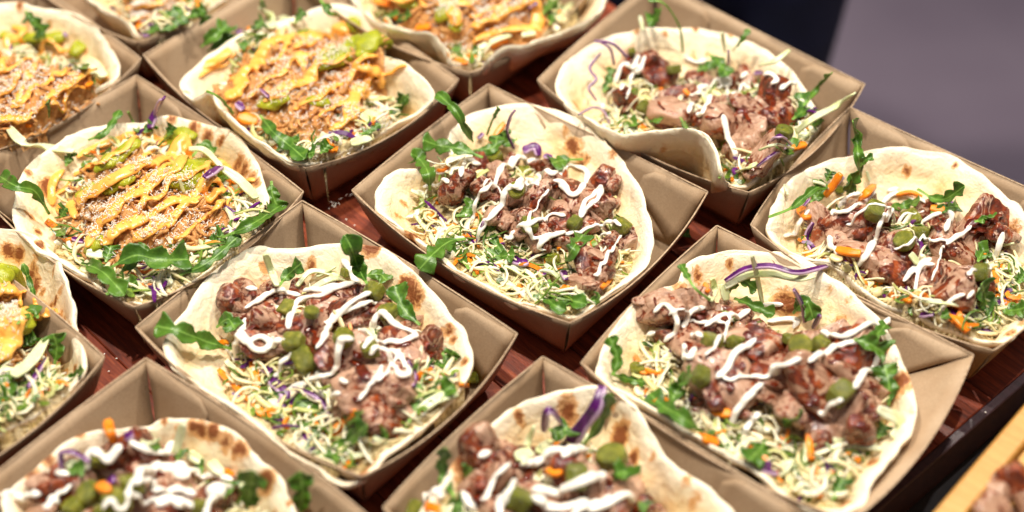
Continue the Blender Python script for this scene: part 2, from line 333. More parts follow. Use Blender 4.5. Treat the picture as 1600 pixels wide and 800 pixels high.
# ------------------------------------------------------------------ person behind the table (seen as a dark blur)
def person():
    bmv = [((.13, 0, .0), .17), ((.13, .0, .12), .155), ((.13, .01, .33), .17), ((.13, .02, .47), .12), ((.13, .02, .53), .055), ((.13, .0, .60), .075), ((.13, -.02, .70), .085),
           ((.04, 0, -.12), .098), ((.03, -.02, -.45), .065), ((.02, 0, -.84), .045), ((.02, -.13, -.88), .035),
           ((.215, 0, -.10), .098), ((.19, -.02, -.45), .065), ((.19, 0, -.84), .045), ((.19, -.13, -.88), .035),
           ((-.07, .02, .42), .06), ((-.11, .09, .17), .045), ((.02, .17, .05), .032), ((.06, .19, .02), .032),
           ((.33, .02, .42), .06), ((.37, .09, .17), .045), ((.24, .17, .05), .032), ((.20, .19, .02), .032)]
    ed = [(0, 1), (1, 2), (2, 3), (3, 4), (4, 5), (5, 6), (0, 7), (7, 8), (8, 9), (9, 10), (0, 11), (11, 12), (12, 13), (13, 14), (3, 15), (15, 16), (16, 17), (17, 18), (3, 19), (19, 20), (20, 21), (21, 22)]
    for pal, sx in ((18, 1), (22, -1)):                      # four fingers and a thumb on each hand, slightly curled
        px_, py_, pz_ = bmv[pal][0]
        for q, ln_ in enumerate((.066, .076, .072, .056)):
            y_ = py_-.030+.020*q; n0 = len(bmv)
            bmv.extend([((px_, y_, pz_-.042), .0095), ((px_+sx*.006, y_, pz_-.042-ln_*.5), .009), ((px_+sx*.020, y_, pz_-.042-ln_*.92), .0075)]); ed.extend([(pal, n0), (n0, n0+1), (n0+1, n0+2)])
        n0 = len(bmv); bmv.extend([((px_+sx*.012, py_-.042, pz_-.012), .011), ((px_+sx*.020, py_-.056, pz_-.050), .009)]); ed.extend([(pal, n0), (n0, n0+1)])
    me = bpy.data.meshes.new('person'); me.from_pydata([v for v, r in bmv], ed, [])
    o = bpy.data.objects.new('person', me); COL.objects.link(o); o.location = (0.025, 1.24, 0)
    md = o.modifiers.new('skin', 'SKIN'); sb = o.modifiers.new('sub', 'SUBSURF'); sb.levels = 2; sb.render_levels = 2
    for i, (v, r) in enumerate(bmv): me.skin_vertices[0].data[i].radius = (r, r*.75)
    me.skin_vertices[0].data[0].use_root = True
    dg = bpy.context.evaluated_depsgraph_get(); m2 = bpy.data.meshes.new_from_object(o.evaluated_get(dg)); o.modifiers.clear(); o.data = m2
    for p in m2.polygons: p.use_smooth = True
    N = NT('navy_clothes'); c = N.coord(); N.set(Base_Color=N.ramp(N.noise(c, 25), [(.3, srgb(12, 18, 42)), (.7, srgb(26, 34, 66))]), Roughness=.8)
    S = NT('skin'); S.set(Base_Color=srgb(196, 146, 118), Roughness=.5)
    m2.materials.clear(); m2.materials.append(N.m); m2.materials.append(S.m)
    for p in m2.polygons:
        if p.center.z > .5 or (p.center.y > .145 and p.center.z < .06): p.material_index = 1
    # hair cap and facial features
    V, F = [], []
    bm = bmesh.new(); bmesh.ops.create_uvsphere(bm, u_segments=20, v_segments=12, radius=.098)
    for v in bm.verts: v.co = Vector((.13+v.co.x*.95, .0+v.co.y*1.05, .675+v.co.z*1.08))
    bmesh.ops.delete(bm, geom=[v for v in bm.verts if v.co.z < .66 and v.co.y < .03], context='VERTS')
    hm = bpy.data.meshes.new('hair'); bm.to_mesh(hm); bm.free(); H = NT('dark_hair'); H.set(Base_Color=srgb(40, 26, 20), Roughness=.5)
    hh = link('hair', hm, H.m, o, (0, 0, 0))
    def dot(name, c, r, m):
        bm = bmesh.new(); bmesh.ops.create_uvsphere(bm, u_segments=12, v_segments=8, radius=1)
        for v in bm.verts: v.co = Vector((c[0]+v.co.x*r[0], c[1]+v.co.y*r[1], c[2]+v.co.z*r[2]))
        q = bpy.data.meshes.new(name); bm.to_mesh(q); bm.free(); link(name, q, m, o, (0, 0, 0))
    Ey = NT('eye_white'); Ey.set(Base_Color=srgb(230, 226, 220), Roughness=.2); Lp = NT('lips'); Lp.set(Base_Color=srgb(170, 92, 84), Roughness=.4)
    for s in (-1, 1): dot('eye', (.13+s*.030, -.083, .655), (.012, .008, .007), Ey.m); dot('ear', (.13+s*.083, -.005, .645), (.010, .018, .028), S.m)
    dot('nose', (.13, -.098, .635), (.011, .016, .018), S.m); dot('mouth', (.13, -.088, .605), (.022, .008, .006), Lp.m)
    tag(o, 'person in dark navy clothes standing behind the table, cut off by the top edge', 'person')
person()

# ------------------------------------------------------------------ generic builders
def accum():
    return {'V': [], 'F': [], 'n': 0}
def add_bvh(acc, V, F):
    F = F.tolist() if isinstance(F, np.ndarray) else F
    n = acc['n']; acc['V'].append(np.asarray(V)); acc['F'] += [[i+n for i in f] for f in F]; acc['n'] += len(V)
def bvh(acc): return BVHTree.FromPolygons(np.vstack(acc['V']).tolist(), acc['F'])
class Surf:
    def __init__(s, acc): s.t = bvh(acc)
    def hit(s, px, py, dz=.03):
        d = Vector(ray(px, py)); h = s.t.ray_cast(Vector((0, 0, CAMZ)), d)
        if h[0] is None or h[0].z < .001: return atz(px, py, dz)
        return np.array(h[0])
    def down(s, x, y, default=.01):
        h = s.t.ray_cast(Vector((x, y, .4)), Vector((0, 0, -1)))
        return (h[0].z, np.array(h[1])) if h[0] is not None else (default, np.array([0, 0, 1.]))

def leaf_vf(P, w, seed, blade0=.28, lobes=3, th=.00035, cup=.35):
    """P (n,3) midrib path from stem foot to tip; w blade width in metres. Lobed arugula blade with a thin stalk."""
    n = 44; P = resample(P, n); T = unit(np.gradient(P, axis=0)); up = unit(np.array([0., -.45, 1.]))
    S = unit(np.cross(T, up)); N = np.cross(S, T); t = np.linspace(0, 1, n); rg = np.random.default_rng(seed)
    q = np.clip((t-blade0)/(1-blade0), 0, 1)
    nx = 11; u = np.linspace(-1, 1, nx); G = np.zeros((n, nx, 3)); A = np.zeros((n, nx))
    L = np.linalg.norm(np.diff(P, axis=0), axis=1).sum(); rgc = rg.uniform(-.6, 1.9)
    for side in (-1, 1):
        ph = rg.uniform(-.06, .06)
        lob = np.abs(np.sin(np.pi*np.clip(np.clip(q, 0, 1)**1.25*lobes+ph*(q < .7), 0, lobes+.001)))**.9; lob = np.where(q**1.25*lobes > lobes-.6, np.maximum(lob, .55+.45*np.sin(np.pi*np.clip((q**1.25*lobes-lobes+.6)/.6, 0, 1))), lob)
        term = np.where(q**1.25 > (lobes-1)/lobes, 1.15, .5+.3*q)*rg.uniform(.8, 1.15)
        h = w/2*(.30*np.sin(np.pi*np.clip(q*1.05, 0, 1))**.3*(q > 0)+lob*term*.82)*np.where(q > 0, 1, 0)*np.clip(q*8, 0, 1)*np.clip((1-q)*7+.05, 0, 1)**.6
        h = h*(1+.12*vnoise(np.stack([t*30, t*0+seed, t*0+side], 1)))+.0006+.0002*(1-t)
        for j, uu in enumerate(u):
            if (uu < 0) == (side < 0):
                a = abs(uu); back = -.10*a*L*(lob > 0)*q*(1-q)
                G[:, j] = P+S*(uu*h)[:, None]+N*((a**1.5*h*cup*rgc)+.22*h*np.sin(t*23+seed*1.7+side*2)*a)[:, None]+T*(a*h*.35)[:, None]
                A[:, j] = np.where(h < .0012, 0, a)
    V, F = grid_solid(G, th+.0007*np.exp(-(np.abs(u)/.12)**2)[None, :]*np.ones((n, 1)))
    return V, F, np.r_[A.ravel(), A.ravel()]
def ribbon_vf(P, w, th, twist=0., seed=0, taper=.15, n=22, nx=4, crv=.25):
    P = resample(P, n); T = unit(np.gradient(P, axis=0)); up = unit(np.array([0., -.45, 1.])); S = unit(np.cross(T, up)); N = np.cross(S, T)
    t = np.linspace(0, 1, n); a = twist*(t-.5)+seed*1.1 % .5; c, s = np.cos(a)[:, None], np.sin(a)[:, None]; S, N = S*c+N*s, N*c-S*s
    h = w/2*(1-taper*(2*np.abs(t-.5))**4*2.5)*(1+.12*vnoise(np.stack([t*7, t*0+seed, t*0], 1))); u = np.linspace(-1, 1, nx)
    G = P[:, None]+S[:, None]*(u[None, :]*h[:, None])[..., None]+N[:, None]*((u[None, :]**2)*h[:, None]*crv)[..., None]
    V, F = grid_solid(G, th); A = np.tile((u+1)/2, (n, 1)).ravel(); return V, F, np.r_[A, A]
def tube_vf(P, rad, flat=.7, k=10):
    n = len(P); T = unit(np.gradient(P, axis=0)); up = np.array([0, 0, 1.]); S = unit(np.cross(T, up)); N = unit(np.cross(S, T))
    a = np.linspace(0, 2*np.pi, k, endpoint=False); r = rad[:, None]
    G = P[:, None]+S[:, None]*(np.cos(a)[None]*r)[..., None]+N[:, None]*(np.sin(a)[None]*r*flat)[..., None]
    V = G.reshape(-1, 3); F = quads(n, k, 0, True); V = np.vstack([V, P[:1]-T[:1]*rad[0]*.6, P[-1:]+T[-1:]*rad[-1]*.6]); F = F.tolist()
    F += [[n*k, (j+1) % k, j] for j in range(k)]+[[n*k+1, (n-1)*k+j, (n-1)*k+(j+1) % k] for j in range(k)]
    return V, F

# chunk variants -------------------------------------------------------------
def ico(sub=5):
    bm = bmesh.new(); bmesh.ops.create_icosphere(bm, subdivisions=sub, radius=1); V = np.array([v.co[:] for v in bm.verts]); F = np.array([[v.index for v in f.verts] for f in bm.faces]); bm.free(); return V, F
IV, IF = ico(5); IV4, IF4 = ico(4)
def chunk(seed, dims=(1, .85, .7), planes=8, rough=.10, V0=IV):
    rg = np.random.default_rng(seed); D = V0; pw = rg.uniform(3.2, 6); BX = D*((np.abs(D)**pw).sum(1)**(-1/pw))[:, None]; rb = np.linalg.norm(BX, axis=1); nrm = unit(rg.normal(size=(planes, 3))); dist = rg.uniform(.62, 1.0, planes)
    dot = np.maximum(D@nrm.T, .05); r = dist/dot; r = np.concatenate([r, rb[:, None]*.92], 1)
    k = 15.; r = -np.log(np.exp(-k*r).sum(1))/k; V = D*r[:, None]
    V = V*np.array(dims); Q = V*np.array([1, 1, .35])
    W = Q+.25*np.stack([vnoise(Q, 2, seed+31), vnoise(Q, 2, seed+32), vnoise(Q, 2, seed+33)], 1)
    V = V+D*(rough*.55*fbm(W, 1.5, seed, 2)+rough*.32*np.abs(vnoise(W*np.array([.35, 1, .5]), 8, seed+9))+rough*.3*vnoise(W*np.array([.4, 1, .6]), 16, seed+12)-rough*.9*np.clip(vnoise(W, 1.6, seed+21)-.45, 0, 1))[:, None]
    V[:, 2] += .28*V[:, 0]**2*rg.uniform(-1, 1); return V
MEATV = [chunk(100+i, [(1.15, .8, .55), (1.4, .62, .55), (1.0, .95, .5), (1.0, .7, .7), (1.25, .75, .42)][i % 5], 6+i % 4, .12) for i in range(16)]
SC_U = .01
MEATM = [mesh('meat_chunk', v*SC_U, IF) for v in MEATV]
for m in MEATM: m.materials.append(M['meat'])
def picklev(seed):
    rg = np.random.default_rng(seed); D = IV4
    if seed % 3 == 0:   # slice of a gherkin: short rounded disc
        p = 7.; q = (np.hypot(D[:, 0], D[:, 1])**p+np.abs(D[:, 2]/.55)**p)**(-1/p); V = D*q[:, None]*.95
    else:
        p = 5.; q = (np.abs(D)**p).sum(1)**(-1/p); V = D*q[:, None]*np.array([.92, .78, .72])
        V[:, 0] += .25*V[:, 2]*rg.uniform(-1, 1)
    return V*(1+.05*fbm(V, 1.8, seed, 2)+.02*vnoise(V, 8, seed))[:, None]
PICKV = [picklev(i) for i in range(9)]; PICKM = [mesh('pickle_piece', v*SC_U, IF4) for v in PICKV]
for m in PICKM: m.materials.append(M['pickle'])

# shreds as one mesh -----------------------------------------------------------
def shreds(surf, poly, N, Lr, wr, th, seed, lift=(0., .003), tilt=.12, curl=1.0, pred=None, bb=None, k=7):
    rg = np.random.default_rng(seed); lo, hi = poly.min(0), poly.max(0); P = []
    while len(P) < N:
        c = rg.uniform(lo, hi, (N*2, 2)); c = c[inside(c, poly)]
        if pred is not None and len(c): c = c[pred(c, rg)]
        P += c.tolist()
    P = np.array(P[:N]); zz = np.array([surf.down(x, y)[0] for x, y in P])+rg.uniform(*lift, N)
    L = rg.uniform(*Lr, N); w_ = rg.uniform(*wr, N); a0 = rg.uniform(0, 2*np.pi, N); cv = rg.normal(0, curl, N); el = rg.normal(0, tilt, N)
    s = np.linspace(-.5, .5, k); an = a0[:, None]+cv[:, None]*s[None]*2
    st = np.stack([np.cos(an), np.sin(an), np.zeros_like(an)], -1)*(L/k)[:, None, None]; st[..., 2] = (L/k)[:, None]*(el[:, None]+.35*np.sin(s*5+a0[:, None]))
    C = np.cumsum(st, 1); C = C-C.mean(1, keepdims=True)+np.c_[P, zz][:, None]
    T = unit(st); up = np.array([0, 0, 1.]); S = unit(np.cross(T, up)); Nn = np.cross(S, T)
    ro = rg.uniform(-.9, .9, N)[:, None, None]; S, Nn = S*np.cos(ro)+Nn*np.sin(ro), Nn*np.cos(ro)-S*np.sin(ro)
    hw = (w_[:, None]/2*(1-.5*(2*np.abs(s))**3)[None])[..., None]; ht = th/2
    R = np.stack([C+S*hw+Nn*ht, C-S*hw+Nn*ht, C-S*hw-Nn*ht, C+S*hw-Nn*ht], 2)
    base = quads(k, 4, 0, True); base = np.vstack([base, [[0, 3, 2, 1]], [[(k-1)*4, (k-1)*4+1, (k-1)*4+2, (k-1)*4+3]]])
    F = (base[None]+(np.arange(N)*k*4)[:, None, None]).reshape(-1, 4)
    return R.reshape(-1, 3), F
def inside(p, poly):
    x, y = p[:, 0], p[:, 1]; r = np.zeros(len(p), bool); j = len(poly)-1
    for i in range(len(poly)):
        xi, yi, xj, yj = *poly[i], *poly[j]; c = ((yi > y) != (yj > y)) & (x < (xj-xi)*(y-yi)/(yj-yi+1e-12)+xi); r ^= c; j = i
    return r
def pdist(p, poly):
    d = np.full(len(p), 9.); n = len(poly)
    for i in range(n):
        a, b = poly[i], poly[(i+1) % n]; ab = b-a; t = np.clip(((p-a)@ab)/(ab@ab+1e-12), 0, 1); d = np.minimum(d, np.linalg.norm(p-a-t[:, None]*ab, axis=1))
    return np.where(inside(p, poly), d, -d)

# ------------------------------------------------------------------ paper tray
def build_tray(Q, label, baseh=.0008, inset=(.0125,)*4):
    ctr = sum(Q.values())/4; tr = bpy.data.objects.new('paper_tray', None); COL.objects.link(tr); tr.location = (ctr[0], ctr[1], 0)
    tag(tr, label, 'paper tray', 'open kraft paper trays on the board'); acc = accum()
    order = ['L', 'B', 'R', 'T']; top = np.array([Q[k] for k in order]); n = 4; base = []
    for i in range(4):                                        # inset corners for the base
        a = unit(top[(i+1) % 4]-top[i]); b = unit(top[i-1]-top[i]); c = max(abs(np.cross(a, b)[2]), .5); base.append(top[i]+(a*inset[i-1]+b*inset[i])/c)
    base = np.array(base); base[:, 2] = baseh
    m, s_ = 15, 7
    for i in range(4):
        j = (i+1) % 4; t = np.linspace(0, 1, m)[:, None]; s = np.linspace(0, 1, s_)
        e = unit(top[j]-top[i]); out = np.array([e[1], -e[0], 0]); bow = 4*t*(1-t)
        R = top[i]*(1-t)+top[j]*t+out*.0065*bow-np.array([0, 0, 1])*.0065*bow; Bs = base[i]*(1-t)+base[j]*t
        G = Bs[:, None]*(1-s)[None, :, None]+R[:, None]*s[None, :, None]+out*(np.sin(np.pi*s)*.0012)[None, :, None]
        G += (fbm(G, 60, i+3, 2)*.0004)[..., None]*out
        V, F = grid_solid(G, .0007); me = mesh('wall_panel', V, F); me.materials.append(M['paper']); me.materials.append(M['edge'])
        link('wall_panel', me, None, tr); add_bvh(acc, V, F)
        # lighter raw cut edge running round the rim
        Rg = np.stack([R-out*.00045, R+out*.00045], 1)+np.array([0, 0, .00022]); V, F = grid_solid(Rg, .00045); link('cut_edge', mesh('cut_edge', V, F), M['edge'], tr)
        if order[i] == 'R' or order[i] == 'L':                # glued corner flaps lie on the long back and front panels
            inn = -out
            for end in (0, 1):
                tt = np.linspace(.008, .27, 8); GG = np.zeros((8, 5, 3))
                for a_, tv in enumerate(tt):
                    f = (tv-.008)/.262; lo = .02+.50*f; hi = .985-.05*f-.10*max(0, f-.85)/.15
                    for b_ in range(5):
                        sv = lo+(hi-lo)*b_/4; tq = tv if end == 0 else 1-tv
                        ti = tq*(m-1); i0 = min(int(ti), m-2); fr = ti-i0; si = sv*(s_-1); j0 = min(int(si), s_-2); gr = si-j0
                        p = (G[i0, j0]*(1-fr)+G[i0+1, j0]*fr)*(1-gr)+(G[i0, j0+1]*(1-fr)+G[i0+1, j0+1]*fr)*gr
                        GG[a_, b_] = p+inn*(.0010+.0014*max(0, f-.8)/.2)
                V, F = grid_solid(GG, .0006); link('corner_flap', mesh('corner_flap', V, F), M['paper'], tr)
    V, F = grid_solid(np.array([[base[0], base[1]], [base[3], base[2]]]), .0007); link('base_panel', mesh('base_panel', V, F, False), M['paper'], tr); add_bvh(acc, V, F)
    return tr, acc

# ------------------------------------------------------------------ flatbread
def build_bread(key, outline, chars, label, zdef=.040, seed=1):
    pts = []
    for p in outline:
        z = p[2]/1000 if len(p) > 2 else zdef
        x, y = zp(key, p[0], p[1]); pts.append(atz(x, y, z))
    P = np.array(pts); n = 168; R = catmull(P, n, True); R[:, :2] += .0010*np.stack([fbm(R, 90, seed+k, 2) for k in (71, 77)], 1)
    for k in range(3): R[:, 2] = (np.roll(R[:, 2], 1)+R[:, 2]+np.roll(R[:, 2], -1))/3
    c = R.mean(0); c[2] = .0045; th = np.linspace(0, 2*np.pi, n, endpoint=False)
    rr = np.r_[np.linspace(0.02, .86, 26), .86+.14*np.sin(np.linspace(0, np.pi/2, 15)[1:])]; nr = len(rr)
    prof = rr**3.1; wob = fbm(np.stack([np.cos(th)*1.6, np.sin(th)*1.6, th*0], 1), 1.4, seed, 2)
    Rz = R[:, 2]+.0010*wob; Mx = c[None, None, :2]+(R[None, :, :2]-c[None, None, :2])*rr[:, None, None]
    Mz = c[2]+(Rz[None]-c[2])*prof[:, None]
    G = np.concatenate([Mx, Mz[..., None]], -1)
    lum = fbm(G*np.array([1, 1, .4]), 42, seed+5, 3); G[..., 2] += .0026*lum*np.clip(rr*1.3, 0, 1)[:, None]*(rr < .999)[:, None]
    G[..., 2] += .0009*fbm(G, 150, seed+15, 2)*(rr < .99)[:, None]; G[..., :2] += (.0011*fbm(G, 70, seed+8, 2)*(rr > .7)[:, None])[..., None]
    du = np.gradient(G, axis=0); dv = (np.roll(G, -1, 1)-np.roll(G, 1, 1)); N = unit(np.cross(du, dv)); N *= np.sign((N[..., 2:3]).mean())
    D = np.linalg.norm(R[:, :2]-c[:2], axis=1)
    edge = np.exp(-((1-rr)/.10)**2); thick = .0024+.0021*edge[:, None]*(1+.35*fbm(np.stack([np.cos(th)*3, np.sin(th)*3, th*0], 1), 2, seed+3, 2))[None]
    r0 = 1-.0045/D.mean(); cap = np.sqrt(np.clip(1-np.clip((rr-r0)/(1-r0), 0, 1)**2, 0.0, 1))[:, None]
    top = G+N*(thick/2*cap)[..., None]; bot = G-N*(thick/2*cap)[..., None]
    V = np.vstack([top.reshape(-1, 3), bot.reshape(-1, 3), top[0].mean(0), bot[0].mean(0)]); K = nr*n
    q = quads(nr, n, 0, True); F = q.tolist()+(q[:, ::-1]+K).tolist(); e = (nr-1)*n
    F += [[e+j, e+(j+1) % n, K+e+(j+1) % n, K+e+j][::-1] for j in range(n)]+[[2*K, (j+1) % n, j] for j in range(n)]+[[2*K+1, K+j, K+(j+1) % n] for j in range(n)]
    ch = np.zeros(len(V))
    for x, y, r in chars:
        px, py = zp(key, x, y); C = atz(px, py, zdef-.004); rad = r/ZO[key][2]/FPX*.98
        ch += 1.15*np.exp(-(np.linalg.norm(V[:, :2]-C[:2], axis=1)/rad)**2)
    rg = np.random.default_rng(seed+60)
    for _ in range(9):
        a = rg.uniform(0, 2*np.pi); i = int(a/(2*np.pi)*n); C = c[:2]+(R[i, :2]-c[:2])*rg.uniform(.72, .97); ch += rg.uniform(.3, .8)*np.exp(-(np.linalg.norm(V[:, :2]-C, axis=1)/rg.uniform(.0015, .0035))**2)
    ed = np.tile((edge**1.2)[:, None]*np.ones((1, n)), (2, 1)).ravel(); ed = np.r_[ed, 0, 0]
    me = mesh('flatbread', V, F, True, {'char': ch, 'edge': ed*.85}); o = link('flatbread', me, M['bread'])
    # origin at the bread's own base
    me.transform(Matrix.Translation((-c[0], -c[1], 0))); o.location = (c[0], c[1], 0); tag(o, label, 'flatbread', 'flatbreads lying open in the trays')
    return V, F

def build_bed(surf, poly, H, mat, name, cell=.0014, seed=1, ro=.02, lum=.003, drop=.0, base=None):
    lo, hi = poly.min(0)-.002, poly.max(0)+.002; xs = np.arange(lo[0], hi[0], cell); ys = np.arange(lo[1], hi[1], cell)
    X, Y = np.meshgrid(xs, ys, indexing='ij'); p = np.stack([X.ravel(), Y.ravel()], 1); d = pdist(p, poly); ok = d > -.0015
    z = np.zeros(len(p)); z[ok] = [surf.down(x, y)[0] for x, y in p[ok]]
    dd = np.clip(d, 0, None); z = z if base is None else np.maximum(z*base[0]+base[1], z-.001)
    z = z+H*(1-np.exp(-dd/ro))+drop+lum*fbm(np.c_[p, p[:, 0]*0], 75, seed, 3)*np.clip(dd/.004, 0, 1)-.0015*(d < 0)
    V = np.c_[p, z]; ny = len(ys); q = quads(len(xs), ny); q = q[ok[q].all(1)]
    used = np.unique(q); mp = -np.ones(len(V), int); mp[used] = np.arange(len(used)); V = V[used]; F = mp[q]
    return V, F

def place_path(key, surf, pts, lifts=None):
    out = []
    n = len(pts); lifts = lifts if hasattr(lifts, '__len__') else [lifts or .0015]*n
    for (x, y), l in zip(pts, lifts):
        px, py = zp(key, x, y); h = surf.hit(px, py); out.append(atz(px, py, h[2]+l))
    return np.array(out)
def expand(key, p, ln=18):
    """a single traced point becomes a short stroke"""
    if len(p) > 1: return p
    (x, y), = p; a = random.uniform(0, 6.28); return [(x-ln*math.cos(a), y-ln*.6*math.sin(a)), (x, y), (x+ln*math.cos(a), y+ln*.6*math.sin(a))]

def drizzle(key, surf, lines, rpx, seed, fl=.62, lumpy=.3, voxel=.00062, wide=1.0):
    AV, AF, n = [], [], 0; s = ZO[key][2]
    for li, ln in enumerate(lines):
        r = rpx
        if isinstance(ln, tuple): ln, r = ln
        ln = expand(key, ln, 10); R0 = r/s/FPX*.98
        P = np.array([surf.hit(*zp(key, x, y)) for x, y in ln]); Ltot = np.linalg.norm(np.diff(P, axis=0), axis=1).sum(); m = max(8, int(Ltot/.0011)); C = resample(P, m)
        C[:, :2] += .0005*np.stack([vnoise(np.c_[C[:, :2]*0+k, C[:, :1]]*np.array([1, 1, 150.]), 1, seed+k+li) for k in (1, 2)], 1)
        zs = np.array([surf.down(x, y, .02)[0] for x, y in C[:, :2]]); k = 5; zz = np.pad(zs, k, mode='edge')
        zm = np.array([zz[i:i+2*k+1].max()*.6+zz[i:i+2*k+1].mean()*.4 for i in range(m)]); zm = np.maximum(zm, zs-.0005)
        C[:, 2] = zm+R0*fl*.7
        t = np.linspace(0, 1, m); rad = 1.16*wide*R0*(1+lumpy*vnoise(np.stack([t*Ltot*170, t*0+li, t*0], 1), 1, seed))*np.clip(np.minimum(t, 1-t)*Ltot/R0*.35+.5, 0, 1)
        V, F = tube_vf(C, rad, fl); AV.append(V); AF += [[i+n for i in f] for f in F]; n += len(V)
    me = bpy.data.meshes.new('tmp'); me.from_pydata(np.vstack(AV).tolist(), [], AF)
    o = bpy.data.objects.new('tmp', me); COL.objects.link(o); md = o.modifiers.new('r', 'REMESH'); md.mode = 'VOXEL'; md.voxel_size = voxel; md.use_smooth_shade = True
    sm = o.modifiers.new('s', 'SMOOTH'); sm.factor = .5; sm.iterations = 2
    dg = bpy.context.evaluated_depsgraph_get(); m2 = bpy.data.meshes.new_from_object(o.evaluated_get(dg)); bpy.data.objects.remove(o)
    V = np.zeros(len(m2.vertices)*3); m2.vertices.foreach_get('co', V); F = [list(p.vertices) for p in m2.polygons]
    m2.polygons.foreach_set('use_smooth', [True]*len(m2.polygons))
    return m2, V.reshape(-1, 3), F

ORD = ['', 'second', 'third', 'fourth', 'fifth', 'sixth', 'seventh', 'eighth', 'ninth', 'tenth', '11th', '12th', '13th', '14th', '15th', '16th', '17th', '18th', '19th', '20th', '21st', '22nd', '23rd', '24th', '25th', '26th', '27th', '28th', '29th', '30th'] + [f'{k}th' if k % 10 not in (1, 2, 3) else f"{k}{['st', 'nd', 'rd'][k % 10-1]}" for k in range(31, 90)]
def rank_labels(objs, what, place, cat, group):
    """objs: list of (object, image x, adjective)"""
    n = len(objs)
    for i, (o, x, adj) in enumerate(sorted(objs, key=lambda q: q[1])):
        if n == 1: t = f'the only {what} in view on {place}'
        elif i == 0: t = f'{adj}{what} on {place}, leftmost'
        elif i == n-1: t = f'{adj}{what} on {place}, rightmost'
        else: t = f'{adj}{what} on {place}, {ORD[i] if i < len(ORD) else str(i+1)+"th"} from left'
        tag(o, t, cat, group)
def own_origin(me, o, V):
    c = V.mean(0); me.transform(Matrix.Translation((-c[0], -c[1], -c[2]))); o.location = c
# ------------------------------------------------------------------ what lies in each tray (traced in the zoomed photograph's pixels)
T_ = {}
T_['A'] = dict(kind='meat', place='the central meat wrap', rim=dict(L=(550, 298), T=(763, 132), R=(1106, 300), B=(890, 505)),
 bread=[(88,375),(98,320),(130,280),(190,266),(250,272),(312,258),(306,200),(316,150),(355,112),(440,88),(530,82),(620,100),(700,140),(770,200),(820,260),(860,340),(890,430),(893,500),(880,550),(820,600),(760,640),(720,670),(670,697),(620,690),(540,665),(460,635),(380,590),(300,545),(250,500),(180,455),(120,420)],
 chars=[(668,185,22),(690,215,20),(655,170,14),(165,340,12),(150,375,9),(190,455,16),(210,470,14),(720,625,14),(800,575,10)],
 fill=[(170,330),(215,260),(320,210),(420,175),(560,190),(700,230),(785,290),(850,420),(840,520),(780,600),(710,650),(640,672),(560,650),(460,600),(380,550),(300,500),(230,430)],
 meat=[(310,335,44),(385,275,46),(470,262,36),(400,335,44),(440,305,46),(495,350,44),(545,365,50),(590,340,44),(560,310,36),(620,320,44),(660,345,46),(740,310,52),(715,375,60),(760,350,34),(620,390,40),(450,405,48),(530,415,40),(600,440,45),(680,430,40),(735,545,44),(700,560,40),(760,545,38),(720,590,36),(690,590,40),(800,470,44),(760,500,40),(560,470,38),(575,268,34),(340,300,34),(650,480,34),(505,455,30),(735,420,40)],
 pickle=[(432,232,58),(518,285,58),(497,330,50),(533,430,54),(665,427,46),(603,532,44),(803,434,50)],
 white=[[(265,287),(300,277),(330,266)],[(335,300),(350,262),(375,250),(395,262)],[(455,262),(490,248),(530,252),(562,240)],[(485,285),(445,290),(410,322),(395,350),(385,390),(360,425),(335,440)],[(560,290),(600,285),(640,268),(670,268),(700,285),(690,320),(660,345),(620,355)],[(600,300),(630,318),(650,345)],[(560,320),(525,322),(500,360),(470,380),(430,400),(412,430),(405,460),(380,490),(350,488)],[(685,410),(695,370),(722,345),(742,325),(735,355),(712,382),(690,410)],[(495,450),(540,430),(590,410),(640,405)],[(640,455),(600,468),(570,490),(560,510),(585,522)],[(520,495),(545,478),(600,462)],[(640,462),(700,452),(760,452),(800,462)],[(770,455),(735,478)],[(172,412),(205,405),(212,385)],[(225,340),(262,325),(300,312)],[(458,492),(480,500),(492,482)],[(240,345),(205,335)]], wr=7.5,
 leaves=[([(370,190),(345,150),(320,100),(265,48)],34,.0,[.004,.012,.022,.032],'arugula stalk'),([(400,235),(330,210),(270,200),(225,185)],60,.1,[.004,.010,.014,.012]),([(245,330),(240,280),(215,240),(190,225)],52,.05,[.006,.008,.010,.008]),([(370,215),(430,205),(440,180)],46,.1),([(690,240),(640,242),(600,262)],58,.35),([(350,470),(300,480),(250,520),(215,560)],62,.1,[.006,.010,.016,.014],'broad arugula leaf hanging over the rim'),([(320,405),(350,395),(368,370)],44,.1),([(400,490),(440,520),(490,530)],40,.1),([(640,540),(660,500),(690,470)],62,.1),([(590,590),(620,640),(700,672)],44,.1),([(570,620),(600,660),(640,690)],36,.1),([(470,540),(430,470),(410,440)],30,.1),([(700,655),(725,650),(738,648)],30,.1),([(410,170),(425,130),(445,90)],12,.6,[.003,.012,.02]),([(500,180),(470,190),(455,170)],44,.1),([(360,560),(330,520),(300,510)],30,.2)],
 carrot=[([(425,190),(445,160),(462,135)],18),([(290,445),(325,430)],18),([(355,530),(385,570)],12),([(500,600),(510,640)],14),([(440,460),(455,490)],16),([(620,630),(650,610)],12),([(770,590),(745,612)],14),([(240,395),(260,420)],20)],
 purple=[([(490,210),(470,160),(478,120),(492,98)],8,[.004,.014,.02,.026]),([(515,215),(550,208),(560,230)],28),([(480,530),(510,545),(530,540)],28),([(560,565),(580,578)],20),([(630,560),(640,590)],18),([(385,180),(400,165)],12),([(380,480),(400,420)],7),([(575,230),(600,235)],18)],
 pale=[([(580,545),(620,585),(680,630),(705,655)],18),([(480,550),(540,580),(570,650)],14),([(430,550),(480,560),(540,600)],10),([(200,400),(240,450),(300,480)],14),([(400,560),(470,600),(520,640)],12),([(350,505),(390,520),(420,560)],12),([(190,330),(240,350)],14)])
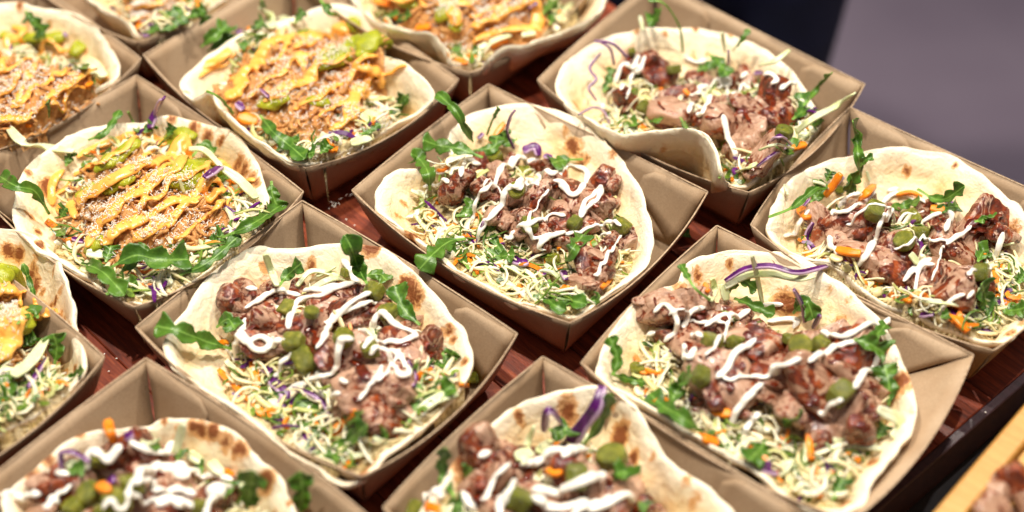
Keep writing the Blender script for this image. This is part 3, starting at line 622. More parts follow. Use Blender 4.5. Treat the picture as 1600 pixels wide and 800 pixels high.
T_['B'] = dict(kind='meat', place='the lower left-of-centre meat wrap', rim=dict(L=(212, 512), T=(472, 314), R=(808, 522), B=(565, 745)),
 bread=[(92,395),(110,345),(150,295),(190,240),(240,185),(290,158),(350,143),(450,138),(560,134),(640,142),(680,165),(740,215),(800,280),(850,345),(875,400),(878,450),(850,500),(800,555),(750,605),(700,650),(640,700),(585,738),(540,742),(480,702),(400,650),(330,600),(260,555),(180,500),(130,460),(100,425)],
 chars=[(345,225,26),(350,250,20),(610,150,20),(630,155,12),(715,240,24),(735,265,20),(705,225,14),(790,345,12),(820,350,12),(830,370,10),(465,178,14),(860,435,12),(580,700,30),(620,690,18)],
 fill=[(235,290),(290,235),(380,205),(450,180),(540,172),(610,190),(690,250),(750,320),(810,380),(850,430),(855,490),(800,545),(730,595),(680,640),(600,680),(520,695),(450,650),(390,605),(330,550),(260,490),(225,430),(245,370)],
 meat=[(275,285,45),(310,262,40),(330,310,55),(390,290,45),(330,350,50),(360,395,50),(420,340,45),(520,280,60),(590,270,40),(460,360,55),(540,310,50),(620,310,45),(500,400,55),(530,440,50),(570,430,55),(600,480,60),(640,500,65),(650,450,50),(590,540,50),(700,400,50),(760,410,50),(655,570,66),(690,530,50),(700,360,45),(430,270,35),(300,330,40),(780,415,36),(480,320,36),(360,250,36)],
 pickle=[(408,298,48),(468,307,38),(423,382,52),(450,428,60),(550,372,50),(618,402,42),(628,252,50),(662,305,50),(558,205,30),(880,475,30)],
 white=[[(300,303),(350,272),(400,262),(440,268)],[(300,247),(330,255)],[(280,418),(300,390),(340,372),(400,377)],[(243,376),(280,375),(295,348),(300,320)],[(290,415),(330,410),(390,380)],[(410,350),(415,320),(440,300),(490,268),(540,243),(590,235)],[(545,170),(568,200),(590,235)],[(450,270),(490,250),(540,240)],[(480,408),(500,370),(520,340),(560,310),(600,290),(635,270)],[(500,332),(560,297),(620,268)],[(590,352),(640,337),(690,342),(740,370)],[(600,402),(650,392),(700,382),(740,370)],[(388,536),(430,500),(480,490),(530,462),(548,415),(580,402)],[(372,475),(420,450)],[(490,542),(540,516)],[(620,440),(640,430),(670,440),(690,468),(718,462),(700,430),(665,408)],[(538,482),(550,492),(562,484)]], wr=7.2,
 leaves=[([(270,402),(200,382),(130,355),(72,342)],56,.1,[.004,.008,.010,.010],'big arugula leaf reaching over the bread edge'),([(225,345),(255,325),(275,360)],46,.1),([(610,235),(585,190),(572,150),(553,110)],50,.05,[.004,.012,.022,.032],'upright arugula leaf'),([(600,215),(640,210),(660,235)],36,.1),([(745,340),(705,300),(680,240)],52,.1,[.004,.008,.010]),([(385,240),(405,215),(442,182)],40,.2,[.003,.008,.012]),([(400,598),(470,605),(485,570),(430,535)],48,.1),([(470,660),(540,650),(610,605)],38,.15),([(615,645),(640,630),(655,615)],32,.1),([(715,590),(735,540),(745,500)],28,.3),([(870,478),(830,458),(785,445)],12,.8),([(800,410),(820,428),(830,415)],40,.1),([(740,520),(790,520),(830,500)],38,.1),([(450,640),(500,670),(540,690)],34,.1),([(600,560),(560,600)],30,.1)],
 carrot=[([(232,455),(290,512),(352,572)],16),([(315,430),(325,470),(328,522)],20),([(510,625),(550,592),(580,562)],20),([(228,385),(255,385)],14),([(850,490),(865,495)],16),([(330,560),(350,570)],16)],
 purple=[([(365,480),(400,520),(385,545)],26),([(420,500),(470,520),(510,560),(515,600)],12),([(715,430),(735,470),(728,495)],9),([(785,505),(835,465)],12),([(445,620),(470,640)],28),([(345,450),(365,460)],22)],
 pale=[([(350,158),(365,200),(380,240)],18,[.014,.008,.003]),([(250,430),(290,470)],16),([(300,500),(350,520),(420,600)],14),([(600,610),(650,640),(720,650)],12),([(740,560),(790,530),(840,515)],24),([(430,240),(470,205),(540,215)],14),([(460,250),(520,225),(560,230)],14),([(480,215),(530,190)],12),([(520,690),(560,680),(600,670)],14)])
T_['C'] = dict(kind='meat', place='the lower right meat wrap', rim=dict(L=(908, 568), T=(1120, 353), R=(1521, 555), B=(1330, 815)), inset=(.0125, .046, .0125, .0125),
 bread=[(62,410),(75,350),(110,290),(170,225),(230,190),(285,168),(300,130),(350,105),(430,88),(540,95),(620,120),(700,170),(760,220),(830,285),(870,350),(900,430),(930,510),(915,570),(870,640),(820,705),(770,785),(700,815),(600,780),(520,722),(430,655),(330,595),(220,535),(130,485),(78,450)],
 chars=[(875,465,30),(885,450,16),(805,660,18),(720,770,24),(560,185,26),(600,200,24),(720,265,16),(330,150,14),(290,205,26),(420,120,10)],
 fill=[(150,330),(200,240),(290,190),(360,180),(450,180),(560,240),(680,270),(780,300),(850,370),(868,470),(850,540),(820,600),(780,680),(720,765),(640,745),(560,705),(480,665),(420,625),(340,575),(260,535),(190,480),(150,425)],
 meat=[(220,250,60),(290,240,55),(330,285,56),(400,290,60),(300,350,60),(350,380,55),(440,270,60),(480,330,70),(460,400,70),(540,360,70),(400,440,80),(400,490,60),(560,430,70),(620,400,60),(640,470,80),(700,400,70),(740,390,80),(760,450,80),(780,500,60),(640,520,60),(720,550,80),(770,580,60),(690,330,50),(352,522,34),(250,270,44),(520,470,60),(345,310,40)],
 pickle=[(370,335,56),(433,340,44),(340,432,50),(610,350,60),(662,345,50),(720,478,62),(580,330,40),(168,412,40)],
 white=[[(290,300),(310,270),(350,242)],[(350,295),(400,265),(472,252)],[(205,330),(235,300),(272,310),(240,345)],[(210,440),(240,410),(232,380)],[(285,415),(305,385),(325,360)],[(380,440),(410,410),(435,365),(490,330)],[(530,412),(570,400),(612,387)],[(500,240),(560,240)],[(520,288),(600,278),(588,312)],[(630,402),(680,372),(720,348),(800,358),(818,385),(775,430),(757,465)],[(665,312),(720,330),(790,292),(855,270)],[(655,548),(722,512)],[(415,585),(440,530),(500,502)],[(438,625),(490,560),(535,522)],[(345,322),(312,322)],[(185,335),(215,315)]], wr=8,
 leaves=[([(100,430),(112,380),(90,325)],34,.05,[.006,.010,.012]),([(95,425),(150,442),(190,458)],26,.2),([(345,585),(290,545),(235,512),(200,480)],56,.1,[.004,.01,.012,.012]),([(245,520),(280,465),(312,428)],56,.1,[.003,.01,.014]),([(415,205),(440,165),(490,195)],40,.1,[.004,.012,.008]),([(430,220),(480,240),(538,265)],38,.1,[.004,.01,.01]),([(365,225),(322,190),(285,128)],20,.6,[.004,.014,.022]),([(590,260),(625,228),(645,275)],44,.1,[.004,.01,.006]),([(755,330),(800,345),(838,370)],56,.05,[.003,.006,.008]),([(850,512),(850,450),(838,400)],58,.05,[.004,.008,.01]),([(475,600),(510,615),(470,670)],60,.1),([(560,550),(580,565),(600,555)],46,.1),([(820,600),(838,575)],36,.1),([(700,765),(722,720)],38,.1),([(780,330),(815,320),(840,300)],34,.1)],
 carrot=[([(630,590),(640,660)],18),([(345,600),(385,612)],24),([(655,680),(665,760)],14),([(370,525),(420,535)],22),([(545,640),(565,600)],26),([(350,180),(358,200)],14),([(200,440),(215,460)],20),([(690,690),(715,720)],14)],
 purple=[([(405,172),(460,140),(530,132),(600,150),(682,133)],17,[.012,.016,.018,.016,.012],'long curved strip of red cabbage'),([(592,195),(615,240),(622,285)],13,[.02,.01,.004]),([(645,300),(664,265)],12,[.003,.012]),([(505,680),(545,688)],34),([(380,550),(430,560)],18)],
 pale=[([(478,102),(492,160),(506,232)],14,[.022,.014,.005]),([(405,190),(460,160),(530,155),(600,168),(650,160)],22,[.010,.013,.015,.013,.010]),([(370,165),(375,195),(365,225)],20,[.012,.008,.004]),([(400,180),(408,225)],22,[.010,.004]),([(700,605),(760,620),(830,630)],18),([(580,700),(620,660),(630,610)],18),([(500,720),(560,690),(590,650)],34),([(430,640),(380,580),(350,560)],18),([(820,520),(880,560),(860,600)],30),([(600,740),(640,730)],30)])
T_['F'] = dict(kind='meat', place='the top right meat wrap', rim=dict(L=(840, 125), T=(1024, -33), R=(1351, 132), B=(1170, 301)),
 bread=[(90,320),(108,265),(160,200),(240,150),(330,122),(420,108),(510,102),(600,100),(700,118),(800,152),(880,192),(940,240),(990,300),(1015,360),(1060,430),(1035,490),(1000,540),(900,600),(830,665),(790,690),(745,690),(722,682,45),(700,640,60),(682,560,66),(640,492,66),(560,472,64),(440,480,60),(330,490,54),(250,465,50),(180,415,46),(120,370,42)],
 chars=[(385,135,14),(600,120,14),(490,135,12),(730,140,12),(165,350,16),(1000,535,12),(940,560,12)],
 fill=[(250,300),(300,200),(380,170),(500,200),(600,200),(720,210),(850,220),(920,260),(1000,330),(1080,410),(1070,460),(990,530),(900,595),(810,655),(740,665),(700,600),(660,520),(560,480),(450,465),(330,455),(250,400)],
 meat=[(350,250,60),(405,230,56),(460,280,84),(345,370,60),(490,400,84),(540,360,60),(600,350,60),(640,430,60),(700,450,92),(740,310,60),(800,330,70),(790,400,70),(880,370,76),(900,440,84),(810,460,72),(800,550,84),(860,570,70),(750,560,50),(620,300,56),(680,350,50),(860,410,50)],
 pickle=[(525,255,60),(565,300,46),(412,395,54),(930,485,66),(370,190,34)],
 white=[[(290,380),(330,320),(370,260),(395,205)],[(325,355),(370,310),(400,260),(422,205)],[(560,210),(600,240),(642,222)],[(578,425),(600,372)],[(600,470),(640,400),(672,345)],[(690,335),(710,290),(735,305)],[(770,300),(792,268)],[(850,292),(880,278),(902,305),(880,320)],[(690,540),(730,580),(772,628)],[(255,382),(300,362)],[(915,335),(975,328)],[(610,325),(660,318)]], wr=10,
 leaves=[([(558,195),(545,100),(490,15),(430,0)],14,.9,[.004,.03,.04,.04],'long thin arugula stem'),([(480,30),(450,70),(425,75)],62,.1,[.036,.032,.03],'arugula leaf standing over the back rim'),([(740,188),(770,150),(802,108)],20,.3,[.004,.012,.02]),([(655,200),(690,230),(722,280)],64,.1,[.008,.012,.006],'round green leaf'),([(610,260),(650,245),(690,250)],44,.1),([(1000,390),(1050,330),(1106,268)],24,.2,[.006,.014,.026],'pale green stalk leaning right'),([(960,440),(1000,400),(985,355)],58,.1),([(275,320),(300,265)],40,.1),([(285,400),(310,440),(385,475)],60,.1),([(420,432),(475,455)],34,.2),([(690,655),(720,665),(750,650)],50,.1),([(265,340),(290,310)],36,.1),([(900,540),(940,560),(960,520)],46,.1),([(548,432),(570,472)],20,.3,[.004,.02])],
 carrot=[([(372,442),(425,480)],24),([(960,545),(1010,530)],26),([(560,330),(580,350)],16)],
 purple=[([(355,212),(300,160),(232,150)],10,[.004,.014,.016]),([(250,152),(290,180),(305,240)],10,[.016,.014,.006]),([(255,195),(215,250),(240,290),(212,325),(240,370)],9,[.012,.012,.012,.010,.006]),([(175,420),(230,395),(268,410),(290,455)],7,[.008,.012,.01,.004]),([(725,188),(723,245)],14,[.02,.006]),([(880,520),(915,500),(955,532)],16,[.006,.012,.006]),([(830,612),(885,575),(950,535)],12),([(980,400),(1050,405)],24),([(820,270),(850,270)],26)],
 pale=[([(840,240),(895,225),(950,185)],20,[.006,.012,.016]),([(972,490),(1030,440),(1120,392),(1188,345)],28,[.006,.014,.022,.028],'long white cabbage strip sticking out to the right'),([(838,552),(900,532),(965,547)],10,[.01,.014,.01]),([(700,120),(712,190)],20,[.014,.004]),([(740,640),(800,620),(830,600)],22),([(980,510),(1020,490)],36),([(400,60),(410,110)],16,[.02,.016])])
T_['G'] = dict(kind='meat', place='the right edge meat wrap', rim=dict(L=(1173, 352), T=(1328, 168), R=(1716, 342), B=(1552, 548)),
 bread=[(75,370),(90,310),(130,250),(190,205),(260,175),(330,158),(400,140),(480,133),(560,143),(640,170),(720,220),(780,270),(830,330),(885,420),(900,520),(860,630),(800,710),(740,718),(680,695),(600,670),(520,632),(440,602),(370,562),(300,512),(230,480),(180,465),(130,445),(90,410)],
 chars=[(798,375,26),(785,380,16),(495,178,12),(632,190,9),(795,700,16),(830,670,12),(740,715,16)],
 fill=[(160,300),(230,235),(330,225),(440,240),(560,262),(640,300),(720,350),(800,380),(860,420),(855,560),(810,630),(745,670),(660,690),(580,655),(480,615),(400,570),(310,510),(240,445),(180,400)],
 meat=[(240,370,56),(310,370,84),(340,330,60),(390,400,60),(430,360,60),(450,450,70),(400,490,84),(470,500,60),(590,370,60),(640,400,60),(700,400,84),(745,375,66),(640,460,70),(600,430,50),(560,540,60),(620,550,92),(670,540,60),(550,570,60),(540,330,40),(735,462,44),(345,505,40)],
 pickle=[(392,322,64),(503,348,64),(481,412,60),(531,392,58),(710,505,54),(290,262,28)],
 white=[[(265,337),(300,300),(350,270)],[(270,335),(320,320),(370,290),(430,290),(500,285),(545,300)],([(335,500),(370,450),(400,405),(435,377)],8.5),[(530,357),(570,340),(620,345),(600,390)],[(605,430),(640,402),(682,366)],[(470,570),(510,500),(562,466)],[(512,566),(530,502),(572,482)],[(580,632),(620,592),(662,572)],[(430,266),(465,256)],[(735,492),(758,455)],[(668,522),(690,516)],[(122,400),(160,400),(190,372)],[(252,430),(290,490)],[(690,560),(665,600)]], wr=7.5,
 leaves=[([(352,225),(345,160),(338,110),(328,55)],40,.05,[.006,.014,.026,.036],'upright arugula leaf'),([(350,190),(370,170),(388,165)],20,.2,[.016,.02,.02]),([(78,342),(150,312),(210,262),(250,245)],28,.3,[.008,.012,.012,.008]),([(312,275),(325,235),(318,215)],46,.1,[.004,.012,.014]),([(200,300),(225,275),(240,250)],50,.1),([(435,315),(480,308),(525,300)],34,.1),([(520,258),(590,292),(662,250)],40,.2,[.006,.01,.016],'pointed arugula leaf lying across the bread'),([(560,330),(600,315),(640,320)],36,.1),([(735,655),(725,595),(712,540)],66,.1,[.004,.008,.012]),([(700,475),(715,445),(730,450)],44,.1),([(765,605),(800,620),(840,622)],46,.1),([(690,355),(720,350),(745,352)],30,.1),([(820,540),(838,520)],44,.1),([(250,235),(262,215)],28,.1),([(590,640),(610,640)],30,.1),([(670,670),(700,668)],30,.1)],
 carrot=[([(247,278),(275,240),(292,212)],24,[.004,.01,.014]),([(350,290),(372,268),(392,248)],22,[.004,.01,.014]),([(458,276),(500,272),(535,282)],11),([(172,315),(195,345)],32),([(280,438),(320,450),(352,450)],24),([(560,315),(602,320)],22),([(755,542),(755,490)],20),([(610,620),(640,650),(672,682)],34),([(430,570),(500,592)],18),([(185,445),(205,460)],20),([(505,575),(560,590)],20),([(770,470),(778,500)],18)],
 purple=[([(165,330),(200,288)],9),([(210,358),(190,405),(205,442)],14),([(700,682),(730,685),(757,692)],9),([(665,652),(690,642)],12),([(270,250),(300,222)],14),([(760,600),(790,590)],22),([(600,290),(640,310)],14),([(530,635),(570,632)],20)],
 pale=[([(210,235),(235,242),(265,262)],12,[.01,.01,.004]),([(470,572),(540,595),(620,605),(710,622)],9),([(640,625),(700,640),(720,660)],16),([(770,430),(800,420)],30),([(790,480),(840,520)],34),([(700,560),(760,600)],28),([(500,450),(520,480)],24),([(125,245),(135,275)],10,[.006,.004]),([(370,205),(380,235)],9)])
T_['D'] = dict(kind='chicken', place='the large left chicken wrap', rim=dict(L=(-57, 268), T=(213, 118), R=(474, 300), B=(210, 480)),
 bread=[(38,430),(60,370),(90,315),(150,268),(250,212),(330,188),(430,186),(520,163),(620,180),(700,205),(770,260),(812,330),(835,405),(830,470),(790,530),(700,605),(600,680),(500,735),(430,752),(380,738),(320,700),(220,640),(130,590),(60,520),(42,475)],
 chars=[(140,360,26),(150,345,18),(540,185,16),(610,205,18),(650,220,18),(690,235,14),(740,290,20),(760,320,24),(785,355,22),(805,380,16),(90,460,12),(110,490,12),(180,570,10),(90,350,12)],
 fill=[(160,330),(220,255),(300,205),(420,180),(560,195),(650,240),(730,310),(800,400),(850,430),(830,500),(740,565),(640,635),(560,690),(480,730),(390,735),(300,670),(220,600),(140,510),(145,420)],
 chicken=[(170,400),(190,330),(250,260),(380,205),(450,215),(610,240),(670,320),(730,400),(720,470),(620,530),(490,570),(380,610),(330,600),(250,550),(190,480)],
 green=[([(300,350),(370,290),(440,258)],16),([(240,410),(330,390),(440,350)],12),([(500,268),(560,238),(612,226)],24),([(520,385),(590,345),(665,312)],30),([(320,400),(420,362)],18),([(270,590),(330,570)],16)],
 yellow=[([(168,445),(165,380),(200,335)],15),([(240,292),(330,250),(430,222),(520,250)],16),([(238,490),(228,440),(300,400),(400,340),(500,300),(585,275)],17),([(250,450),(330,410),(440,340)],14),([(275,580),(310,530),(350,470),(400,420),(490,370),(550,330)],17),([(320,580),(370,535),(450,490),(540,435),(620,420),(700,408)],17),([(420,560),(480,520),(560,470),(660,440),(710,420)],15),([(180,440),(215,470)],15),([(520,290),(590,275),(560,320),(500,350)],14)],
 cheese=[(250,300),(420,230),(480,290),(660,330),(700,440),(680,540),(560,560),(420,560),(340,560),(230,480)],
 leaves=[([(340,640),(420,600),(500,612),(590,612)],80,.1,[.008,.014,.016,.012],'broad arugula leaf at the front'),([(255,622),(320,650),(390,722)],64,.1,[.006,.01,.006]),([(375,655),(420,610),(455,565)],48,.1,[.006,.012,.014]),([(560,660),(650,620),(750,535)],40,.1,[.006,.01,.008]),([(690,545),(790,500),(875,445)],60,.1,[.008,.012,.01],'arugula sprig at the right rim'),([(848,365),(852,410),(872,455)],54,.1,[.01,.012,.01]),([(330,720),(380,705),(430,690)],42,.1),([(155,470),(110,400),(50,382),(0,352)],60,.1,[.01,.016,.016,.016],'arugula leaf reaching out to the left'),([(275,238),(330,212),(375,145)],26,.1,[.006,.01,.02]),([(400,150),(415,180),(432,212)],18,.5,[.02,.012,.004]),([(525,225),(545,205)],34,.1),([(650,570),(700,545)],50,.1),([(205,320),(225,285)],34,.1),([(170,510),(205,545)],36,.1),([(600,290),(640,250),(670,290)],30,.2),([(330,620),(350,580)],46,.1),([(190,480),(210,460)],40,.1),([(480,650),(540,650),(590,640)],50,.1),([(660,380),(700,360)],40,.1),([(450,215),(480,200)],40,.1)],
 carrot=[([(145,488),(180,520),(215,550)],24),([(720,350),(738,372)],20),([(600,612),(645,602)],26),([(558,592),(590,602)],18),([(420,700),(500,680)],18),([(600,575),(640,580)],16)],
 purple=[([(470,200),(485,160),(510,108)],32,[.006,.016,.026],'white and purple onion sliver standing up'),([(640,355),(692,322)],26,[.006,.012]),([(700,445),(755,482)],14),([(710,460),(730,490)],12),([(440,650),(500,665)],44),([(225,545),(260,558)],16),([(690,520),(740,520)],16)],
 pale=[([(28,200),(70,245),(140,262),(230,275)],34,[.02,.018,.012,.006],'translucent lettuce strip leaning over the left rim'),([(590,265),(640,270),(695,325)],18,[.01,.014,.01]),([(695,325),(750,365),(800,420)],30,[.008,.01,.008]),([(380,680),(430,700),(480,722)],20),([(560,570),(600,590)],34),([(720,390),(770,420)],46),([(640,560),(680,590)],34),([(270,590),(340,600)],30),([(500,690),(540,680)],24),([(560,360),(575,400)],10)])
T_['E'] = dict(kind='chicken', place='the upper left-of-centre chicken wrap', rim=dict(L=(224, 86), T=(456, -49), R=(716, 124), B=(477, 263)),
 bread=[(148,350),(175,295),(250,225),(330,165),(430,110),(560,75),(680,38),(790,22),(880,48),(942,105),(960,170),(940,212,50),(1040,250,52),(1110,310,52),(1146,370,50),(1090,430),(1000,482),(900,540),(800,592),(700,642),(640,652,44),(560,625,46),(480,565,50),(380,485,52),(310,425,54),(262,362,54),(240,372,50),(200,385,46)],
 chars=[(870,45,14),(1075,290,14),(180,370,14),(450,130,12)],
 fill=[(220,320),(280,240),(350,170),(420,90),(560,80),(700,60),(850,85),(935,150),(960,220),(960,300),(1035,390),(1010,445),(900,525),(800,582),(700,632),(620,640),(520,590),(450,530),(380,460),(300,380)],
 chicken=[(225,320),(300,250),(400,150),(560,110),(750,80),(900,110),(950,200),(940,360),(860,450),(740,490),(600,520),(510,480),(430,410),(330,390)],
 green=[([(690,285),(760,240),(850,190),(930,160)],34),([(860,245),(955,170)],36),([(818,85),(845,135)],36),([(460,440),(520,410),(580,388)],24),([(650,412),(740,432)],20),([(600,150),(680,130)],20)],
 yellow=[([(375,380),(400,300),(480,220),(600,130)],22),([(245,270),(340,200)],20),([(480,405),(540,360),(640,330),(700,280)],20),([(600,190),(700,150),(800,110)],30),([(640,275),(620,205)],22),([(840,290),(930,300),(945,370)],26),([(800,445),(850,385),(900,370)],24),([(740,525),(800,480),(870,440)],22),([(340,400),(420,340)],30),([(280,250),(330,230),(340,190)],16)],
 cheese=[(380,330),(480,200),(640,110),(800,110),(900,220),(980,420),(800,560),(660,640),(560,560),(600,430)],
 leaves=[([(465,450),(520,520),(570,560),(640,620)],72,.1,[.006,.012,.012,.006]),([(530,590),(570,560),(620,560)],60,.1),([(255,355),(305,380),(362,442)],24,.3,[.02,.018,.006]),([(235,185),(290,140),(340,105)],80,.1,[.01,.016,.014],'bunch of arugula over the left rim'),([(260,200),(310,170),(350,130)],60,.1,[.01,.014,.014]),([(300,130),(320,110),(340,100)],50,.1,[.014,.014,.014]),([(700,0),(735,40),(755,65)],50,.1,[.03,.022,.01]),([(930,470),(1000,425),(1045,395)],52,.1),([(1005,420),(1030,385)],46,.1),([(850,525),(890,515),(935,500)],24,.2),([(440,110),(480,100)],60,.1),([(600,90),(640,60)],40,.1),([(470,0),(478,30)],24,.1,[.03,.02]),([(380,170),(420,190)],60,.1),([(620,610),(680,610)],60,.1),([(700,600),(740,580)],50,.1)],
 carrot=[([(380,455),(455,475)],46),([(740,590),(790,540)],36),([(780,510),(840,520)],30),([(420,110),(470,140)],30),([(740,560),(760,590)],30)],
 purple=[([(375,400),(400,430)],32),([(375,130),(395,120)],24),([(470,350),(500,380)],16)],
 pale=[([(470,40),(500,70),(510,110)],50,[.02,.012,.004]),([(870,470),(920,440)],60),([(900,380),(990,390)],22),([(640,590),(700,560),(720,520)],40),([(540,70),(600,90)],40),([(820,560),(900,540)],34)])
T_['J'] = dict(kind='meat', place='the bottom left corner meat wrap', rimc=('T', 228, 560, -39.5),
 bread=[(0,720),(60,645),(130,570),(220,500),(310,440),(400,400),(480,372),(560,365),(660,360),(700,335),(760,322),(860,320),(960,342),(1070,410),(1160,500),(1240,580),(1300,680),(1335,770),(1320,880),(1200,990),(1000,1080),(760,1120),(500,1080),(250,980),(60,850)],
 chars=[(960,388,24),(1010,425,26),(1060,465,26),(1095,490,24),(860,365,20),(900,372,20),(740,352,16),(370,432,20),(150,600,30),(220,530,26),(1195,605,34),(1180,590,20),(1200,735,26),(1295,725,14)],
 fill=[(90,700),(200,560),(300,470),(450,420),(560,390),(700,430),(800,470),(900,470),(1000,540),(1100,570),(1200,660),(1230,770),(1150,900),(1000,980),(600,1000),(300,930),(150,850)],
 meat=[(230,660,100),(320,620,90),(560,480,110),(620,520,120),(600,590,90),(700,620,110),(760,660,110),(850,700,100),(650,700,100),(960,700,90),(200,730,90),(700,780,100),(900,790,100),(480,800,110),(1000,640,70),(330,700,70)],
 pickle=[(440,510,72),(400,660,100),(520,700,112),(590,620,92),(330,720,92),(890,720,64),(470,740,84)],
 white=[([(380,560),(440,590),(490,560),(540,450)],16),([(580,430),(640,480),(730,500),(780,440)],14),([(620,640),(680,580),(760,560),(820,590),(900,610),(1040,640)],20),([(680,650),(780,660),(870,670)],19),([(700,720),(780,700),(860,720)],19),([(950,700),(1060,720)],27),([(780,520),(850,570),(940,600)],14),([(0,660),(80,680),(180,660)],16),([(250,580),(310,580)],19),([(235,710),(270,725)],20),([(560,660),(700,690)],14)], wr=15,
 leaves=[([(1100,730),(1122,640),(1130,560)],120,.05,[.006,.014,.02]),([(1345,750),(1352,660),(1340,565)],80,.05,[.010,.012,.014],'arugula leaf on the paper wall'),([(790,510),(812,480)],60,.1),([(860,550),(910,560)],60,.1),([(300,560),(380,560)],60,.1),([(1000,680),(1040,620)],60,.2),([(660,450),(720,470)],50,.1)],
 carrot=[([(480,335),(490,380),(508,430)],40,[.02,.014,.006]),([(440,620),(485,650)],44),([(1000,560),(1040,580)],30)],
 purple=[([(265,475),(330,478),(400,520)],20,[.012,.012,.006]),([(270,470),(275,550)],18,[.012,.004]),([(560,410),(595,395)],34),([(480,600),(500,620)],60)],
 pale=[([(820,350),(800,420),(780,480)],36,[.016,.012,.004]),([(940,520),(990,580)],44),([(840,480),(900,520)],40),([(640,440),(700,420)],50),([(300,520),(380,560)],44),([(1060,600),(1100,640)],40)])
T_['K'] = dict(kind='meat', place='the bottom centre meat wrap', rimc=('T', 848, 558, -39.0),
 bread=[(300,500),(340,425),(385,368),(450,300),(530,240),(620,190),(700,168),(780,158),(860,152),(930,165),(980,210),(1020,270),(1060,345),(1110,410),(1180,470),(1280,540),(1340,610),(1330,700),(1200,800),(1000,880),(800,920),(600,880),(400,800),(250,700),(215,610),(250,550)],
 chars=[(750,215,32),(575,258,18),(465,335,22),(445,360,20),(935,270,30),(940,290,20),(905,320,14),(983,350,18),(985,370,16),(1000,500,18),(1095,575,18),(380,430,50),(905,205,20)],
 fill=[(290,520),(380,420),(460,380),(560,320),(640,260),(760,260),(900,250),(970,360),(1000,480),(1040,560),(1100,650),(1000,800),(800,860),(500,830),(300,740),(220,640)],
 meat=[(455,425,84),(440,500,90),(540,420,80),(560,480,80),(620,450,70),(740,450,80),(800,540,80),(900,540,100),(880,440,60),(640,560,80),(500,620,80),(1000,600,80),(700,640,90),(850,640,90),(440,560,60)],
 pickle=[(905,400,98),(570,550,90),(780,470,84),(200,585,60)],
 white=[([(580,440),(680,420),(760,390),(850,380)],17),([(620,520),(700,540),(780,500),(880,490)],16),([(620,580),(740,580),(820,570)],14),([(810,585),(900,560),(980,580)],14),([(235,530),(300,555)],17),([(500,600),(512,550)],14),([(430,400),(470,385)],17),([(370,530),(420,590)],14),([(730,400),(840,370)],16)], wr=14,
 leaves=[([(800,360),(860,280),(905,175)],44,.1,[.006,.014,.028],'tall arugula leaf'),([(910,480),(945,450),(960,490)],80,.1),([(680,300),(720,310),(750,290)],80,.1,[.008,.012,.01]),([(345,545),(302,460),(312,365)],44,.1,[.006,.014,.022]),([(310,580),(370,580)],60,.1),([(380,470),(400,450)],44,.1),([(1000,560),(1030,590)],50,.1)],
 carrot=[([(680,440),(720,460)],36),([(240,570),(290,590)],30),([(700,350),(730,370)],24)],
 purple=[([(662,305),(680,232),(735,292)],26,[.006,.02,.006]),([(738,375),(800,290),(850,220),(872,145)],44,[.006,.014,.022,.03],'tall purple cabbage strip')],
 pale=[([(590,425),(605,350),(628,288)],20,[.006,.012,.018]),([(780,340),(815,310)],40),([(560,400),(620,380)],40),([(640,380),(690,340)],30)])
T_['I'] = dict(kind='chicken', place='the left edge half-seen chicken wrap', rimc=('R', 163, 558, -41.0),
 bread=[(-420,300),(-380,180),(-260,90),(-130,45),(0,38),(100,58),(180,118),(222,200),(250,290),(272,380),(290,470),(294,535),(240,600),(150,665),(50,725),(-60,770),(-200,720),(-330,600),(-410,450)],
 chars=[(20,92,20),(60,98,20),(95,140,22),(105,170,20),(140,108,22),(130,190,10),(185,180,10),(190,295,18),(155,245,14),(210,320,10),(232,385,16),(225,405,12),(250,490,12),(205,465,12),(85,260,10),(155,270,9),(210,510,10),(80,210,14),(180,250,9)],
 fill=[(-300,250),(-200,130),(-60,100),(30,150),(60,220),(80,300),(110,370),(150,390),(200,430),(220,500),(250,585),(200,620),(120,675),(0,740),(-150,700),(-280,550)],
 chicken=[(-220,250),(-100,160),(30,180),(60,250),(100,310),(150,380),(130,410),(100,450),(40,480),(0,550),(-150,540),(-240,400)],
 green=[([(-60,250),(0,210),(25,180)],26),([(-40,385),(20,370),(65,340)],42),([(-200,350),(-100,300)],30)],
 yellow=[([(-80,300),(0,285),(70,290)],20),([(-60,500),(20,470),(90,430)],34),([(-100,420),(0,410),(60,440)],26),([(-200,300),(-100,400)],26)],
 cheese=[(-200,200),(30,180),(60,300),(120,400),(60,560),(-150,600)],
 leaves=[([(132,350),(112,250),(80,160)],18,.5,[.006,.01,.012]),([(60,370),(100,320),(132,352)],50,.2),([(190,510),(198,450),(185,405)],64,.1,[.006,.01,.012]),([(50,665),(100,610),(162,555)],76,.1),([(208,580),(250,560),(292,530)],34,.1,[.006,.008,.006]),([(0,700),(30,620),(20,560)],70,.1),([(80,450),(130,430)],60,.1),([(-20,640),(30,640)],60,.1),([(140,620),(180,580)],60,.1)],
 carrot=[([(-10,600),(30,580)],20)],
 purple=[([(95,590),(130,540),(162,488)],16,[.008,.014,.014]),([(160,420),(190,440)],20)],
 pale=[([(45,550),(110,500),(160,425)],40,[.01,.016,.016]),([(60,645),(85,590)],24),([(170,540),(200,520)],40),([(0,520),(60,540)],24),([(170,600),(215,590)],40)])
